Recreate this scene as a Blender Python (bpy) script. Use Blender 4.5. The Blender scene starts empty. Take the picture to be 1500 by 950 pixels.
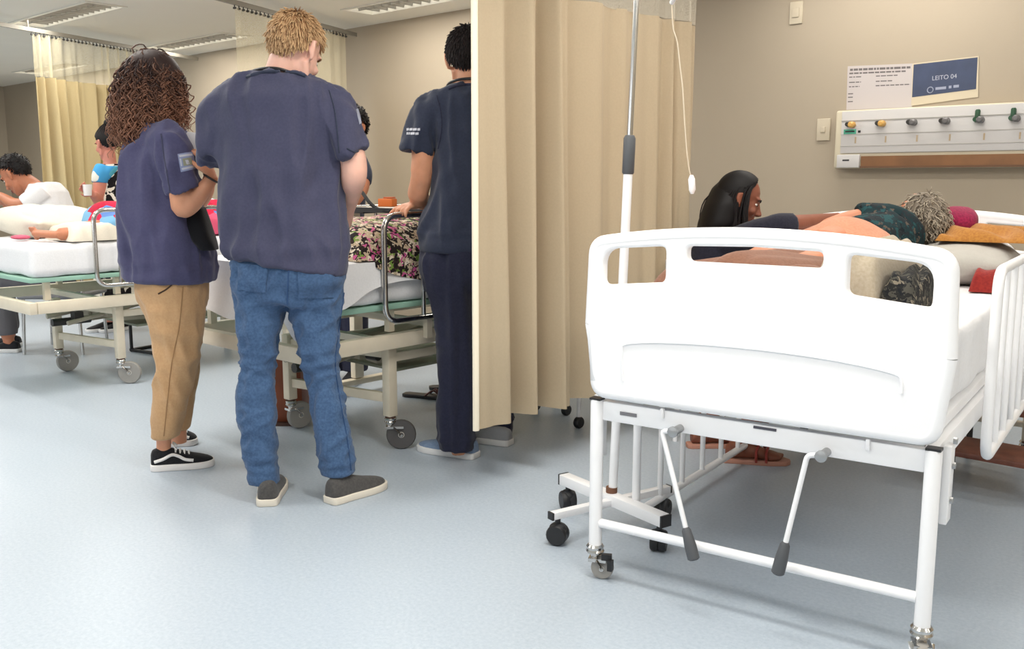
import bpy, bmesh, math, random
import numpy as np
from mathutils import Vector, Matrix, Euler

rnd = random.Random(7)
nprs = np.random.RandomState(11)
C = bpy.context.scene.collection
S = bpy.context.scene
PI = math.pi

# ------------------------------------------------------------------ camera
FPX, EYE, YAW = 1384.0, 1.15, math.radians(42)
PITCH = math.atan(213 / FPX)
cam = bpy.data.cameras.new('camera')
cam.sensor_width = 36.0
cam.lens = 36.0 * FPX / 1500.0
cam.clip_start = 0.05
camo = bpy.data.objects.new('camera', cam)
C.objects.link(camo)
camo.location = (0, 0, EYE)
camo.rotation_euler = (PI / 2 - PITCH, 0, YAW)
S.camera = camo
S.view_settings.view_transform = 'Standard'
S.view_settings.look = 'None'
S.view_settings.gamma = 1.0
S.view_settings.use_curve_mapping = False
S.view_settings.exposure = -0.42

# ------------------------------------------------------------------ light
LAMP_W, DAY_W = 17.0, 26.0
LAMP_COL, DAY_COL = (1.0, 0.965, 0.90), (0.93, 0.97, 1.0)
world = bpy.data.worlds.new('world')
S.world = world
world.use_nodes = True
world.node_tree.nodes['Background'].inputs[0].default_value = (0.75, 0.85, 1.0, 1)
world.node_tree.nodes['Background'].inputs[1].default_value = 1.0
ROOM = dict(x0=-13.5, x1=2.6, y0=-4.0, y1=5.0, h=2.35)
WINDOWS = [(-9.4, -7.2), (-6.4, -4.2), (-3.4, -1.2), (-0.4, 1.8)]
for i, (a, b) in enumerate(WINDOWS):
    l = bpy.data.lights.new('daylight', 'AREA')
    l.shape = 'RECTANGLE'; l.size = b - a; l.size_y = 1.3; l.energy = DAY_W; l.color = DAY_COL
    o = bpy.data.objects.new('daylight', l); C.objects.link(o)
    o.location = ((a + b) / 2, ROOM['y0'] + 0.03, 1.55)
    o.rotation_euler = (math.radians(90), 0, 0)

# ------------------------------------------------------------------ maths helpers
cp, sp = math.cos(PITCH), math.sin(PITCH)
ca, sa = math.cos(YAW), math.sin(YAW)
def ray(x, y):
    a, b = (x - 750) / FPX, (475 - y) / FPX
    return Vector((a, cp + sp * b, -sp + cp * b))
def at(x, y, d):                 # a point d metres in front of the eye, in eye-aligned axes
    return Vector((0, 0, EYE)) + ray(x, y) * (d / ray(x, y).y)
def ground(x, y, z=0.0):
    r = ray(x, y)
    return Vector((0, 0, EYE)) + r * ((z - EYE) / r.z)
def room(p):                     # eye-aligned axes -> room axes
    return Vector((ca * p[0] - sa * p[1], sa * p[0] + ca * p[1], p[2]))
def srgb(r, g, b):
    f = lambda c: c / 12.92 if c <= 0.04045 else ((c + 0.055) / 1.055) ** 2.4
    return (f(r / 255), f(g / 255), f(b / 255), 1.0)

# ------------------------------------------------------------------ materials
MATS = {}
def mat(name, col, rough=0.5, metal=0.0, var=0.0, vscale=8.0, bump=0.0, bscale=60.0, spec=0.5, sheen=0.0, col2=None, coat=0.0):
    if name in MATS: return MATS[name]
    m = bpy.data.materials.new(name); m.use_nodes = True
    nt = m.node_tree; b = nt.nodes['Principled BSDF']
    b.inputs['Base Color'].default_value = col
    b.inputs['Roughness'].default_value = rough
    b.inputs['Metallic'].default_value = metal
    b.inputs['Specular IOR Level'].default_value = spec
    if coat: b.inputs['Coat Weight'].default_value = coat
    if sheen:
        b.inputs['Sheen Weight'].default_value = sheen
        b.inputs['Sheen Roughness'].default_value = 0.5
    tc = nt.nodes.new('ShaderNodeTexCoord')
    if var or col2:
        n = nt.nodes.new('ShaderNodeTexNoise'); n.inputs['Scale'].default_value = vscale
        n.inputs['Detail'].default_value = 5
        nt.links.new(tc.outputs['Object'], n.inputs['Vector'])
        r = nt.nodes.new('ShaderNodeValToRGB')
        c2 = col2 or tuple(min(1, c * (1 + var)) for c in col[:3]) + (1,)
        c1 = col if col2 else tuple(c * (1 - var) for c in col[:3]) + (1,)
        r.color_ramp.elements[0].position = 0.35; r.color_ramp.elements[0].color = c1
        r.color_ramp.elements[1].position = 0.65; r.color_ramp.elements[1].color = c2
        nt.links.new(n.outputs['Fac'], r.inputs['Fac'])
        nt.links.new(r.outputs['Color'], b.inputs['Base Color'])
    if bump:
        n2 = nt.nodes.new('ShaderNodeTexNoise'); n2.inputs['Scale'].default_value = bscale
        n2.inputs['Detail'].default_value = 4
        nt.links.new(tc.outputs['Object'], n2.inputs['Vector'])
        bp = nt.nodes.new('ShaderNodeBump'); bp.inputs['Strength'].default_value = bump
        bp.inputs['Distance'].default_value = 0.01
        nt.links.new(n2.outputs['Fac'], bp.inputs['Height'])
        nt.links.new(bp.outputs['Normal'], b.inputs['Normal'])
    MATS[name] = m
    return m

def floor_mat():
    m = mat('floor_vinyl', srgb(160, 174, 181), 0.32, var=0.0, bump=0.012, bscale=25, spec=0.38)
    nt = m.node_tree; b = nt.nodes['Principled BSDF']
    tc = nt.nodes.new('ShaderNodeTexCoord')
    fine = nt.nodes.new('ShaderNodeTexNoise'); fine.inputs['Scale'].default_value = 85; fine.inputs['Detail'].default_value = 6
    fine.inputs['Roughness'].default_value = 0.7
    big = nt.nodes.new('ShaderNodeTexNoise'); big.inputs['Scale'].default_value = 1.1; big.inputs['Detail'].default_value = 1
    for q in (fine, big): nt.links.new(tc.outputs['Object'], q.inputs['Vector'])
    r = nt.nodes.new('ShaderNodeValToRGB')
    e = r.color_ramp.elements
    e[0].position = 0.28; e[0].color = srgb(164, 177, 189)
    e[1].position = 0.76; e[1].color = srgb(190, 199, 208)
    x = e.new(0.5); x.color = srgb(176, 187, 199)
    nt.links.new(fine.outputs['Fac'], r.inputs['Fac'])
    mx = nt.nodes.new('ShaderNodeMix'); mx.data_type = 'RGBA'; mx.blend_type = 'MULTIPLY'; mx.inputs[0].default_value = 0.0
    r2 = nt.nodes.new('ShaderNodeValToRGB')
    r2.color_ramp.elements[0].position = 0.3; r2.color_ramp.elements[0].color = (0.86, 0.88, 0.9, 1)
    r2.color_ramp.elements[1].position = 0.7; r2.color_ramp.elements[1].color = (1, 1, 1, 1)
    nt.links.new(big.outputs['Fac'], r2.inputs['Fac'])
    nt.links.new(r.outputs['Color'], mx.inputs[6]); nt.links.new(r2.outputs['Color'], mx.inputs[7])
    nt.links.new(mx.outputs[2], b.inputs['Base Color'])
    b.inputs['Roughness'].default_value = 0.33
    return m

def cloth_mat(name, col, col2=None, transl=0.0, scale=160, vs=120, rough=0.85, sheen=0.15, bump=0.12):
    m = mat(name, col, rough, var=0.02, vscale=vs, bump=bump, bscale=scale, spec=0.2, sheen=sheen, col2=col2)
    if transl:
        nt = m.node_tree; b = nt.nodes['Principled BSDF']; out = nt.nodes['Material Output']
        t = nt.nodes.new('ShaderNodeBsdfTranslucent'); t.inputs['Color'].default_value = col
        mx = nt.nodes.new('ShaderNodeMixShader'); mx.inputs[0].default_value = transl
        nt.links.new(b.outputs[0], mx.inputs[1]); nt.links.new(t.outputs[0], mx.inputs[2])
        nt.links.new(mx.outputs[0], out.inputs['Surface'])
    return m

def net_mat(name, col):          # knitted net: fine holes let most of the light through
    m = mat(name, col, 0.8)
    nt = m.node_tree; b = nt.nodes['Principled BSDF']; out = nt.nodes['Material Output']
    tc = nt.nodes.new('ShaderNodeTexCoord')
    w = nt.nodes.new('ShaderNodeTexVoronoi'); w.inputs['Scale'].default_value = 420
    nt.links.new(tc.outputs['Object'], w.inputs['Vector'])
    mr = nt.nodes.new('ShaderNodeMapRange'); mr.inputs[1].default_value = 0.2; mr.inputs[2].default_value = 0.6
    mr.inputs[3].default_value = 0.12; mr.inputs[4].default_value = 0.5
    nt.links.new(w.outputs['Distance'], mr.inputs[0])
    t = nt.nodes.new('ShaderNodeBsdfTransparent')
    mx = nt.nodes.new('ShaderNodeMixShader')
    nt.links.new(mr.outputs[0], mx.inputs[0]); nt.links.new(t.outputs[0], mx.inputs[1]); nt.links.new(b.outputs[0], mx.inputs[2])
    nt.links.new(mx.outputs[0], out.inputs['Surface'])
    return m

def print_mat(name, stops, scale=30, rough=0.85, second=None):   # printed cloth: voronoi cells coloured by a ramp
    m = mat(name, stops[0][1], rough, bump=0.1, bscale=120, spec=0.2)
    nt = m.node_tree; b = nt.nodes['Principled BSDF']
    tc = nt.nodes.new('ShaderNodeTexCoord')
    nz = nt.nodes.new('ShaderNodeTexNoise'); nz.inputs['Scale'].default_value = scale * 0.7
    ad = nt.nodes.new('ShaderNodeMix'); ad.data_type = 'VECTOR'; ad.inputs[0].default_value = 0.06
    nt.links.new(tc.outputs['Object'], nz.inputs['Vector'])
    nt.links.new(tc.outputs['Object'], ad.inputs[4]); nt.links.new(nz.outputs['Color'], ad.inputs[5])
    v = nt.nodes.new('ShaderNodeTexVoronoi'); v.inputs['Scale'].default_value = scale
    nt.links.new(ad.outputs[1], v.inputs['Vector'])
    r = nt.nodes.new('ShaderNodeValToRGB'); r.color_ramp.interpolation = 'CONSTANT'
    e = r.color_ramp.elements
    e[0].position = 0; e[0].color = stops[0][1]
    e[1].position = stops[1][0]; e[1].color = stops[1][1]
    for p, c in stops[2:]:
        q = e.new(p); q.color = c
    src = v.outputs['Distance'] if second == 'distance' else None
    if src is None:
        sx = nt.nodes.new('ShaderNodeSeparateColor'); nt.links.new(v.outputs['Color'], sx.inputs[0]); src = sx.outputs[0]
    nt.links.new(src, r.inputs['Fac'])
    nt.links.new(r.outputs['Color'], b.inputs['Base Color'])
    return m

def emit_mat(name, col, strength):
    m = bpy.data.materials.new(name); m.use_nodes = True
    b = m.node_tree.nodes['Principled BSDF']
    b.inputs['Base Color'].default_value = (0.8, 0.8, 0.8, 1)
    b.inputs['Emission Color'].default_value = col; b.inputs['Emission Strength'].default_value = strength
    return m

def skin_mat(name, col, dark=0.8):
    m = mat(name, col, 0.5, var=0.07, vscale=18, bump=0.05, bscale=180, spec=0.4)
    b = m.node_tree.nodes['Principled BSDF']
    b.inputs['Subsurface Weight'].default_value = 0.12
    b.inputs['Subsurface Radius'].default_value = (0.02, 0.008, 0.004)
    b.inputs['Subsurface Scale'].default_value = 0.5
    return m

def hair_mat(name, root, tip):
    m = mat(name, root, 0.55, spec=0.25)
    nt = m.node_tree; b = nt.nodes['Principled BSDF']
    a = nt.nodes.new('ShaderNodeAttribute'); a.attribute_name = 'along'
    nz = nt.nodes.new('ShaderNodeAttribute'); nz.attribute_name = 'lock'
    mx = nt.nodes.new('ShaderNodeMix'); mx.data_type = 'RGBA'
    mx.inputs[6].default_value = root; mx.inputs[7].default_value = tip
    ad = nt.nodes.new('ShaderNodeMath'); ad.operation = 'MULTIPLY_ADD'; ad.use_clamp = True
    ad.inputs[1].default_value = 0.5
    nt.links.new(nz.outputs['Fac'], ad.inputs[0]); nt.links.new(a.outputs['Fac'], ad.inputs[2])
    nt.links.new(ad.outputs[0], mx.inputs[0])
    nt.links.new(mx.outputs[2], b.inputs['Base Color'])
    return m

WALL = mat('wall_paint', srgb(169, 156, 137), 0.7, var=0.012, vscale=3, bump=0.03, bscale=90)
CEIL = mat('ceiling_paint', srgb(232, 228, 217), 0.8, var=0.012, vscale=2)
FLOOR = floor_mat()
WHITE = mat('white_enamel', srgb(240, 240, 242), 0.28, spec=0.5, var=0.01)
PLASTIC = mat('white_plastic', srgb(246, 246, 248), 0.35, spec=0.45)
CREAM = mat('cream_enamel', srgb(222, 211, 190), 0.42, var=0.04, vscale=10)
CHROME = mat('chrome', srgb(205, 203, 200), 0.18, metal=1.0)
STEEL = mat('brushed_steel', srgb(170, 170, 170), 0.35, metal=0.9)
DARKMETAL = mat('dark_metal', srgb(60, 58, 56), 0.45, metal=0.5)
BLACKP = mat('black_plastic', srgb(30, 30, 32), 0.45)
GREYP = mat('grey_rubber_grip', srgb(78, 80, 84), 0.5)
TYRE = mat('grey_rubber_tyre', srgb(150, 147, 142), 0.6)
TYRED = mat('dark_rubber_tyre', srgb(84, 82, 82), 0.6)
WHEELC = mat('wheel_disc_grey', srgb(222, 218, 210), 0.45)
SHEET = cloth_mat('white_sheet', srgb(232, 232, 234))
GREENSH = mat('green_mattress_cover', srgb(150, 190, 172), 0.6)
CURT = cloth_mat('beige_curtain', srgb(186, 169, 143), transl=0.10, scale=220, sheen=0.05, bump=0.06)
CURTY = cloth_mat('yellow_beige_curtain', srgb(198, 180, 138), transl=0.12, scale=220, sheen=0.05)
NET = net_mat('curtain_net', srgb(208, 200, 182))
NETY = net_mat('curtain_net_yellow', srgb(214, 203, 170))
RAILM = mat('rail_aluminium', srgb(140, 135, 124), 0.5, metal=0.2)
NAVY = cloth_mat('navy_scrub_cloth', srgb(64, 65, 88), srgb(69, 70, 93), scale=260, rough=0.8)
NAVY2 = cloth_mat('navy_scrub_cloth_girl', srgb(74, 73, 104), srgb(79, 78, 109), scale=260, rough=0.8)
NAVY3 = cloth_mat('navy_scrub_cloth_dark', srgb(46, 52, 70), srgb(50, 56, 75), scale=260, rough=0.8)
NAVYP = cloth_mat('navy_trousers', srgb(38, 40, 60), srgb(44, 46, 66), scale=200)
JEANS = cloth_mat('blue_denim', srgb(60, 84, 118), srgb(73, 99, 134), scale=320, rough=0.9, bump=0.07)
TAN = cloth_mat('tan_chino', srgb(194, 153, 112), srgb(200, 161, 119), scale=260)
SKINP = skin_mat('pale_skin', srgb(226, 178, 160))
SKINM = skin_mat('warm_skin', srgb(210, 150, 118))
SKINT = skin_mat('tan_skin', srgb(186, 122, 92))
SKIND = skin_mat('brown_skin', srgb(132, 78, 58))
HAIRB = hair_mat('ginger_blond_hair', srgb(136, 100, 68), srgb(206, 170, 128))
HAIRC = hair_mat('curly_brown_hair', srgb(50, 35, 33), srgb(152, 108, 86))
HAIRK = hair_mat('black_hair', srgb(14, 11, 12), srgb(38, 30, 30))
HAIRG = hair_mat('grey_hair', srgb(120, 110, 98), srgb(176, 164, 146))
EYEW = mat('eye_white', srgb(232, 226, 220), 0.2)
EYED = mat('eye_iris', srgb(38, 24, 18), 0.15)
LIP = mat('lip_skin', srgb(128, 62, 56), 0.45)
PAPER = mat('white_paper', srgb(232, 230, 232), 0.7)
INK = mat('black_ink', srgb(40, 38, 40), 0.7)
BLUEP = mat('navy_poster', srgb(58, 68, 94), 0.55, var=0.12, vscale=9)
INKW = mat('white_ink', srgb(176, 180, 192), 0.6)

# ------------------------------------------------------------------ mesh builder
class MB:
    def __init__(s): s.v, s.f = [], []
    def add(s, vs, fs):
        k = len(s.v); s.v += [tuple(v) for v in vs]; s.f += [tuple(i + k for i in f) for f in fs]; return s
    def box(s, c, size, rz=0.0, rot=None, taper=1.0):
        x, y, z = (q / 2 for q in size)
        M = rot or Matrix.Rotation(rz, 3, 'Z')
        vs = [M @ Vector(p) + Vector(c) for p in ((-x, -y, -z), (x, -y, -z), (x, y, -z), (-x, y, -z),
              (-x * taper, -y * taper, z), (x * taper, -y * taper, z), (x * taper, y * taper, z), (-x * taper, y * taper, z))]
        return s.add(vs, [(3, 2, 1, 0), (4, 5, 6, 7), (0, 1, 5, 4), (1, 2, 6, 5), (2, 3, 7, 6), (3, 0, 4, 7)])
    def rbox(s, c, size, r, rz=0.0, seg=3):      # box with rounded edges
        bm = bmesh.new(); bmesh.ops.create_cube(bm, size=1.0)
        for v in bm.verts: v.co = Vector((v.co.x * size[0], v.co.y * size[1], v.co.z * size[2]))
        bmesh.ops.bevel(bm, geom=list(bm.edges), offset=r, segments=seg, profile=0.5, affect='EDGES')
        M = Matrix.Rotation(rz, 3, 'Z'); bm.verts.index_update()
        s.add([M @ v.co + Vector(c) for v in bm.verts], [[q.index for q in f.verts] for f in bm.faces]); bm.free(); return s
    def rings(s, rings, cap=True):
        n = len(rings[0]); vs = [p for r in rings for p in r]; fs = []
        for i in range(len(rings) - 1):
            for j in range(n):
                fs.append((i * n + j, i * n + (j + 1) % n, (i + 1) * n + (j + 1) % n, (i + 1) * n + j))
        if cap:
            fs.append(tuple(range(n - 1, -1, -1))); fs.append(tuple((len(rings) - 1) * n + j for j in range(n)))
        return s.add(vs, fs)
    def tube(s, pts, r, seg=10, closed=False, flat=None, cap=True):
        pts = [Vector(p) for p in pts]; n = len(pts)
        rs = r if isinstance(r, (list, tuple)) else [r] * n
        up = None; R = []
        for i, p in enumerate(pts):
            if closed: t = (pts[(i + 1) % n] - pts[i - 1])
            else: t = pts[min(i + 1, n - 1)] - pts[max(i - 1, 0)]
            t = t.normalized() if t.length > 1e-9 else Vector((0, 0, 1))
            if up is None:
                up = Vector((0, 0, 1)) if abs(t.z) < 0.9 else Vector((1, 0, 0))
            a = t.cross(up)
            if a.length < 1e-6: a = t.orthogonal()
            a.normalize(); b = a.cross(t).normalized(); up = b
            k = flat if flat else 1.0
            R.append([p + a * (rs[i] * math.cos(q)) + b * (rs[i] * k * math.sin(q)) for q in (2 * PI * j / seg for j in range(seg))])
        if closed:
            R.append(R[0]); return s.rings(R, cap=False)
        return s.rings(R, cap)
    def cyl(s, a, b, r, seg=14): return s.tube([a, b], r, seg)
    def lathe(s, prof, c=(0, 0, 0), axis='Z', seg=20):
        c = Vector(c); R = []
        for r, h in prof:
            ring = []
            for j in range(seg):
                q = 2 * PI * j / seg
                p = (r * math.cos(q), r * math.sin(q), h)
                if axis == 'X': p = (p[2], p[0], p[1])
                if axis == 'Y': p = (p[1], p[2], p[0])
                ring.append(Vector(p) + c)
            R.append(ring)
        return s.rings(R)
    def ell(s, c, rad, M=None, seg=18, rg=10):
        c = Vector(c); R = []
        for i in range(rg + 1):
            th = PI * (0.02 + 0.96 * i / rg)
            R.append([(M @ Vector(q) if M else Vector(q)) + c for q in
                      ((rad[0] * math.sin(th) * math.cos(f), rad[1] * math.sin(th) * math.sin(f), -rad[2] * math.cos(th))
                       for f in (2 * PI * j / seg for j in range(seg)))])
        return s.rings(R)
    def prism(s, poly, z0, z1):
        n = len(poly)
        return s.add([(x, y, z0) for x, y in poly] + [(x, y, z1) for x, y in poly],
                     [tuple(range(n - 1, -1, -1)), tuple(range(n, 2 * n))] + [(i, (i + 1) % n, n + (i + 1) % n, n + i) for i in range(n)])

def path_smooth(pts, n=6, closed=False):
    pts = [Vector(p) for p in pts]; m = len(pts); out = []
    for i in range(m if closed else m - 1):
        if closed: p0, p1, p2, p3 = pts[i - 1], pts[i], pts[(i + 1) % m], pts[(i + 2) % m]
        else: p0, p1, p2, p3 = pts[max(i - 1, 0)], pts[i], pts[i + 1], pts[min(i + 2, m - 1)]
        for k in range(n):
            t = k / n
            out.append(0.5 * ((2 * p1) + (p2 - p0) * t + (2 * p0 - 5 * p1 + 4 * p2 - p3) * t * t + (3 * p1 - p0 - 3 * p2 + p3) * t ** 3))
    if not closed: out.append(pts[-1])
    return out

def round_path(pts, r, n=5, closed=False):       # polyline with filleted corners
    pts = [Vector(p) for p in pts]; m = len(pts); out = []
    for i, p in enumerate(pts):
        if not closed and i in (0, m - 1): out.append(p); continue
        a, b = pts[i - 1], pts[(i + 1) % m]
        ra = min(r if not isinstance(r, (list, tuple)) else r[i], (a - p).length * 0.48, (b - p).length * 0.48)
        A = p + (a - p).normalized() * ra; B = p + (b - p).normalized() * ra
        for k in range(n + 1):
            t = k / n
            out.append(A * (1 - t) ** 2 + p * 2 * t * (1 - t) + B * t * t)
    return out

def link(name, mesh, m, parent=None, loc=None, rz=None, smooth=True, angle=40):
    if m is not None:
        mesh.materials.clear(); mesh.materials.append(m)
    if smooth:
        mesh.polygons.foreach_set('use_smooth', [True] * len(mesh.polygons))
        if angle: mesh.set_sharp_from_angle(angle=math.radians(angle))
    o = bpy.data.objects.new(name, mesh); C.objects.link(o)
    if parent is not None: o.parent = parent
    if loc is not None: o.location = loc
    if rz is not None: o.rotation_euler = (0, 0, rz)
    return o

def obj(name, mb, m, parent=None, loc=None, rz=None, smooth=True, angle=40, bevel=0.0):
    me = bpy.data.meshes.new(name); me.from_pydata(mb.v, [], mb.f)
    bm = bmesh.new(); bm.from_mesh(me)
    bmesh.ops.recalc_face_normals(bm, faces=list(bm.faces))
    if bevel:
        ed = [e for e in bm.edges if len(e.link_faces) == 2 and e.calc_face_angle(0) > 0.6]
        bmesh.ops.bevel(bm, geom=ed, offset=bevel, segments=2, profile=0.5, affect='EDGES', clamp_overlap=True)
    bm.to_mesh(me); bm.free()
    return link(name, me, m, parent, loc, rz, smooth, angle)

def thing(name, label, cat, loc=(0, 0, 0), rz=0.0, group=None):
    o = bpy.data.objects.new(name, None); C.objects.link(o)
    o.empty_display_size = 0.1
    o.location = loc; o.rotation_euler = (0, 0, rz)
    o['label'] = label; o['category'] = cat
    if group: o['group'] = group
    return o
def tag(o, label, cat, group=None):
    o['label'] = label; o['category'] = cat
    if group: o['group'] = group
    return o
def struct(name, mb, m, parent=None, **k):
    o = obj(name, mb, m, parent, **k); o['kind'] = 'structure'; return o
def tree(o): return [o] + [d for c in list(o.children) for d in tree(c)]
def dup(root, loc, rz=None, label=None, group=None):
    r = root.copy(); C.objects.link(r); r.location = loc
    if rz is not None: r.rotation_euler = (0, 0, rz)
    if label: r['label'] = label
    if group: r['group'] = group
    for ch in list(root.children):
        c = ch.copy(); C.objects.link(c); c.parent = r
        for g in list(ch.children):
            d = g.copy(); C.objects.link(d); d.parent = c
    return r

def text_mesh(body, size, align='CENTER'):
    cu = bpy.data.curves.new('lettering', 'FONT'); cu.body = body; cu.size = size; cu.align_x = align; cu.align_y = 'CENTER'
    o = bpy.data.objects.new('lettering', cu); C.objects.link(o)
    dg = bpy.context.evaluated_depsgraph_get()
    me = bpy.data.meshes.new_from_object(o.evaluated_get(dg))
    bpy.data.objects.remove(o); bpy.data.curves.remove(cu)
    return me

def snoise(P, k, seed):          # cheap smooth noise: sums of warped sines, roughly -1..1
    r = np.random.RandomState(seed); out = np.zeros(len(P))
    for _ in range(4):
        d = r.normal(size=3); d /= np.linalg.norm(d)
        e = r.normal(size=3); e /= np.linalg.norm(e)
        out += np.sin(P @ d * k + r.uniform(0, 6.3) + 1.3 * np.sin(P @ e * k * 0.6 + r.uniform(0, 6.3)))
    return out / 2.6

def blob(name, mb, m, parent=None, voxel=0.006, smooth=4, post=None, loc=None, rz=None):
    """union of the closed pieces in mb as ONE continuous surface"""
    me = bpy.data.meshes.new(name); me.from_pydata(mb.v, [], mb.f)
    bm = bmesh.new(); bm.from_mesh(me); bmesh.ops.recalc_face_normals(bm, faces=list(bm.faces)); bm.to_mesh(me); bm.free()
    o = bpy.data.objects.new(name, me); C.objects.link(o)
    r = o.modifiers.new('r', 'REMESH'); r.mode = 'VOXEL'; r.voxel_size = voxel; r.adaptivity = 0
    s = o.modifiers.new('s', 'SMOOTH'); s.factor = 0.5; s.iterations = smooth
    dg = bpy.context.evaluated_depsgraph_get()
    ne = bpy.data.meshes.new_from_object(o.evaluated_get(dg))
    bpy.data.objects.remove(o); bpy.data.meshes.remove(me)
    ne.name = name
    if post:
        n = len(ne.vertices); co = np.empty(n * 3); no = np.empty(n * 3)
        ne.vertices.foreach_get('co', co); ne.vertex_normals.foreach_get('vector', no)
        co = co.reshape(-1, 3); no = no.reshape(-1, 3)
        ne.vertices.foreach_set('co', np.ascontiguousarray(post(co, no)).ravel()); ne.update()
    return link(name, ne, m, parent, loc, rz, True, None)

# ------------------------------------------------------------------ the setting
R_ = ROOM
cxm, cym = (R_['x0'] + R_['x1']) / 2, (R_['y0'] + R_['y1']) / 2
sx, sy = R_['x1'] - R_['x0'], R_['y1'] - R_['y0']
struct('floor', MB().box((cxm, cym, -0.05), (sx + 0.4, sy + 0.4, 0.1)), FLOOR, smooth=False)
struct('ceiling', MB().box((cxm, cym, R_['h'] + 0.15), (sx + 0.4, sy + 0.4, 0.1)), CEIL, smooth=False)
struct('wall_back', MB().box((cxm, R_['y1'] + 0.1, R_['h'] / 2 + 0.1), (sx + 0.4, 0.2, R_['h'] + 0.2)), WALL, smooth=False)
struct('wall_left', MB().box((R_['x0'] - 0.1, cym, R_['h'] / 2 + 0.1), (0.2, sy, R_['h'] + 0.2)), WALL, smooth=False)
struct('wall_right', MB().box((R_['x1'] + 0.1, cym, R_['h'] / 2 + 0.1), (0.2, sy, R_['h'] + 0.2)), WALL, smooth=False)
fw = MB(); yw = R_['y0'] - 0.1
fw.box((cxm, yw, 0.45), (sx, 0.2, 0.9)); fw.box((cxm, yw, 2.375), (sx, 0.2, 0.35))
xs = [R_['x0']] + [q for w in WINDOWS for q in w] + [R_['x1']]
for i in range(0, len(xs), 2): fw.box(((xs[i] + xs[i + 1]) / 2, yw, 1.55), (xs[i + 1] - xs[i], 0.2, 1.3))
struct('wall_front', fw, WALL, smooth=False)
GLASS = mat('window_glass', (1, 1, 1, 1), 0.0); GLASS.node_tree.nodes['Principled BSDF'].inputs['Transmission Weight'].default_value = 1
for i, (a, b) in enumerate(WINDOWS):
    m_ = MB(); c = (a + b) / 2
    for q in (a + 0.03, c, b - 0.03): m_.box((q, yw, 1.55), (0.06, 0.08, 1.3))
    for q in (0.93, 2.17): m_.box((c, yw, q), (b - a, 0.08, 0.06))
    w = struct('window_%d' % (i + 1), m_, WHITE)
    obj('pane', MB().box((c, yw, 1.55), (b - a - 0.08, 0.008, 1.2)), GLASS, w)
# suspended ceiling sheet with openings for the light fittings
LIGHT_ROWS = [0.38, 1.78, 3.18, 4.55]
LIGHT_XS = {4.55: [-11.6, -8.55, -5.6, -2.5, 0.2], 3.18: [-11.0, -8.0, -5.0, -2.0, 1.0], 1.78: [-11.0, -8.0, -5.0, -2.0, 1.0], 0.38: [-11.0, -8.0, -5.0, -2.0, 1.0]}  # leftmost fittings in all but the back row: unseen, added to lighten that corner
FL, FW_ = 1.34, 0.26
ROW_K = {0.38: 1.2, 1.78: 1.05, 3.18: 0.6, 4.55: 0.5}     # the rows near the camera burn brighter
cm = MB()
ycur = R_['y0'] - 0.1
for yr in LIGHT_ROWS:
    cm.box((cxm, (ycur + yr - FW_ / 2) / 2, R_['h'] + 0.01), (sx, yr - FW_ / 2 - ycur, 0.02))
    xcur = R_['x0']
    for x in sorted(LIGHT_XS[yr]):
        cm.box(((xcur + x) / 2, yr, R_['h'] + 0.01), (x - xcur, FW_, 0.02)); xcur = x + FL
    cm.box(((xcur + R_['x1']) / 2, yr, R_['h'] + 0.01), (R_['x1'] - xcur, FW_, 0.02))
    ycur = yr + FW_ / 2
cm.box((cxm, (ycur + R_['y1']) / 2, R_['h'] + 0.01), (sx, R_['y1'] - ycur, 0.02))
struct('ceiling_panel', cm, CEIL, smooth=False)

HOUS = mat('light_housing_white', srgb(225, 222, 212), 0.5)
REFL = mat('louvre_aluminium', srgb(150, 147, 140), 0.45, metal=0.3)
TUBE = emit_mat('fluorescent_tube', (1.0, 0.95, 0.86, 1), 9.0)
def ceiling_light():
    t = thing('ceiling_light', 'x', 'light')
    h = MB()
    h.box((0, 0, 0.098), (FL - .004, FW_ - .004, 0.004)); h.box((0, FW_ / 2 - .004, 0.05), (FL - .004, .004, 0.1)); h.box((0, -FW_ / 2 + .004, 0.05), (FL - .004, .004, 0.1))
    for q in (-1, 1): h.box((q * (FL / 2 - .004), 0, 0.05), (.004, FW_ - .006, 0.1))
    obj('housing', h, HOUS, t, smooth=False)
    fr = MB()
    for q in (-1, 1):
        fr.box((0, q * (FW_ / 2 + .006), -0.004), (FL + .04, .026, 0.007)); fr.box((q * (FL / 2 + .006), 0, -0.004), (.026, FW_ - .016, 0.007))
    obj('frame', fr, HOUS, t, smooth=False)
    for q in (-1, 1):
        obj('tube', MB().cyl((-FL / 2 + .03, q * .06, .065), (FL / 2 - .03, q * .06, .065), .013, 10), TUBE, t)
    lv = MB()
    nf = 15
    for i in range(1, nf):
        x = -FL / 2 + FL * i / nf
        for q in (-1, 1):
            lv.add([(x - .005, q * .008, .004), (x + .005, q * .008, .004), (x + .005, q * .122, .004), (x - .005, q * .122, .004),
                    (x - .014, q * .008, .046), (x + .014, q * .008, .046), (x + .014, q * .122, .046), (x - .014, q * .122, .046)],
                   [(0, 1, 2, 3), (4, 5, 6, 7), (0, 1, 5, 4), (1, 2, 6, 5), (2, 3, 7, 6), (3, 0, 4, 7)])
    lv.box((0, 0, .025), (FL - .02, .012, .04))
    o = obj('louvre', lv, REFL, t, smooth=False); o['kind'] = 'stuff'
    return t
L0 = ceiling_light(); first = True
OFF = {(4.55, -2.5), (4.55, 0.2), (3.18, 1.0)}
lname = {(4.55, -11.6): 'dim louvred ceiling light farthest off at the left edge', (3.18, -8.0): 'louvred ceiling light above the left curtain, its whole grid in view',
         (4.55, -8.55): 'louvred ceiling light between the curly-haired woman and the middle curtain', (4.55, -5.6): 'louvred ceiling light above the dark-haired man by the curtain'}
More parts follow.
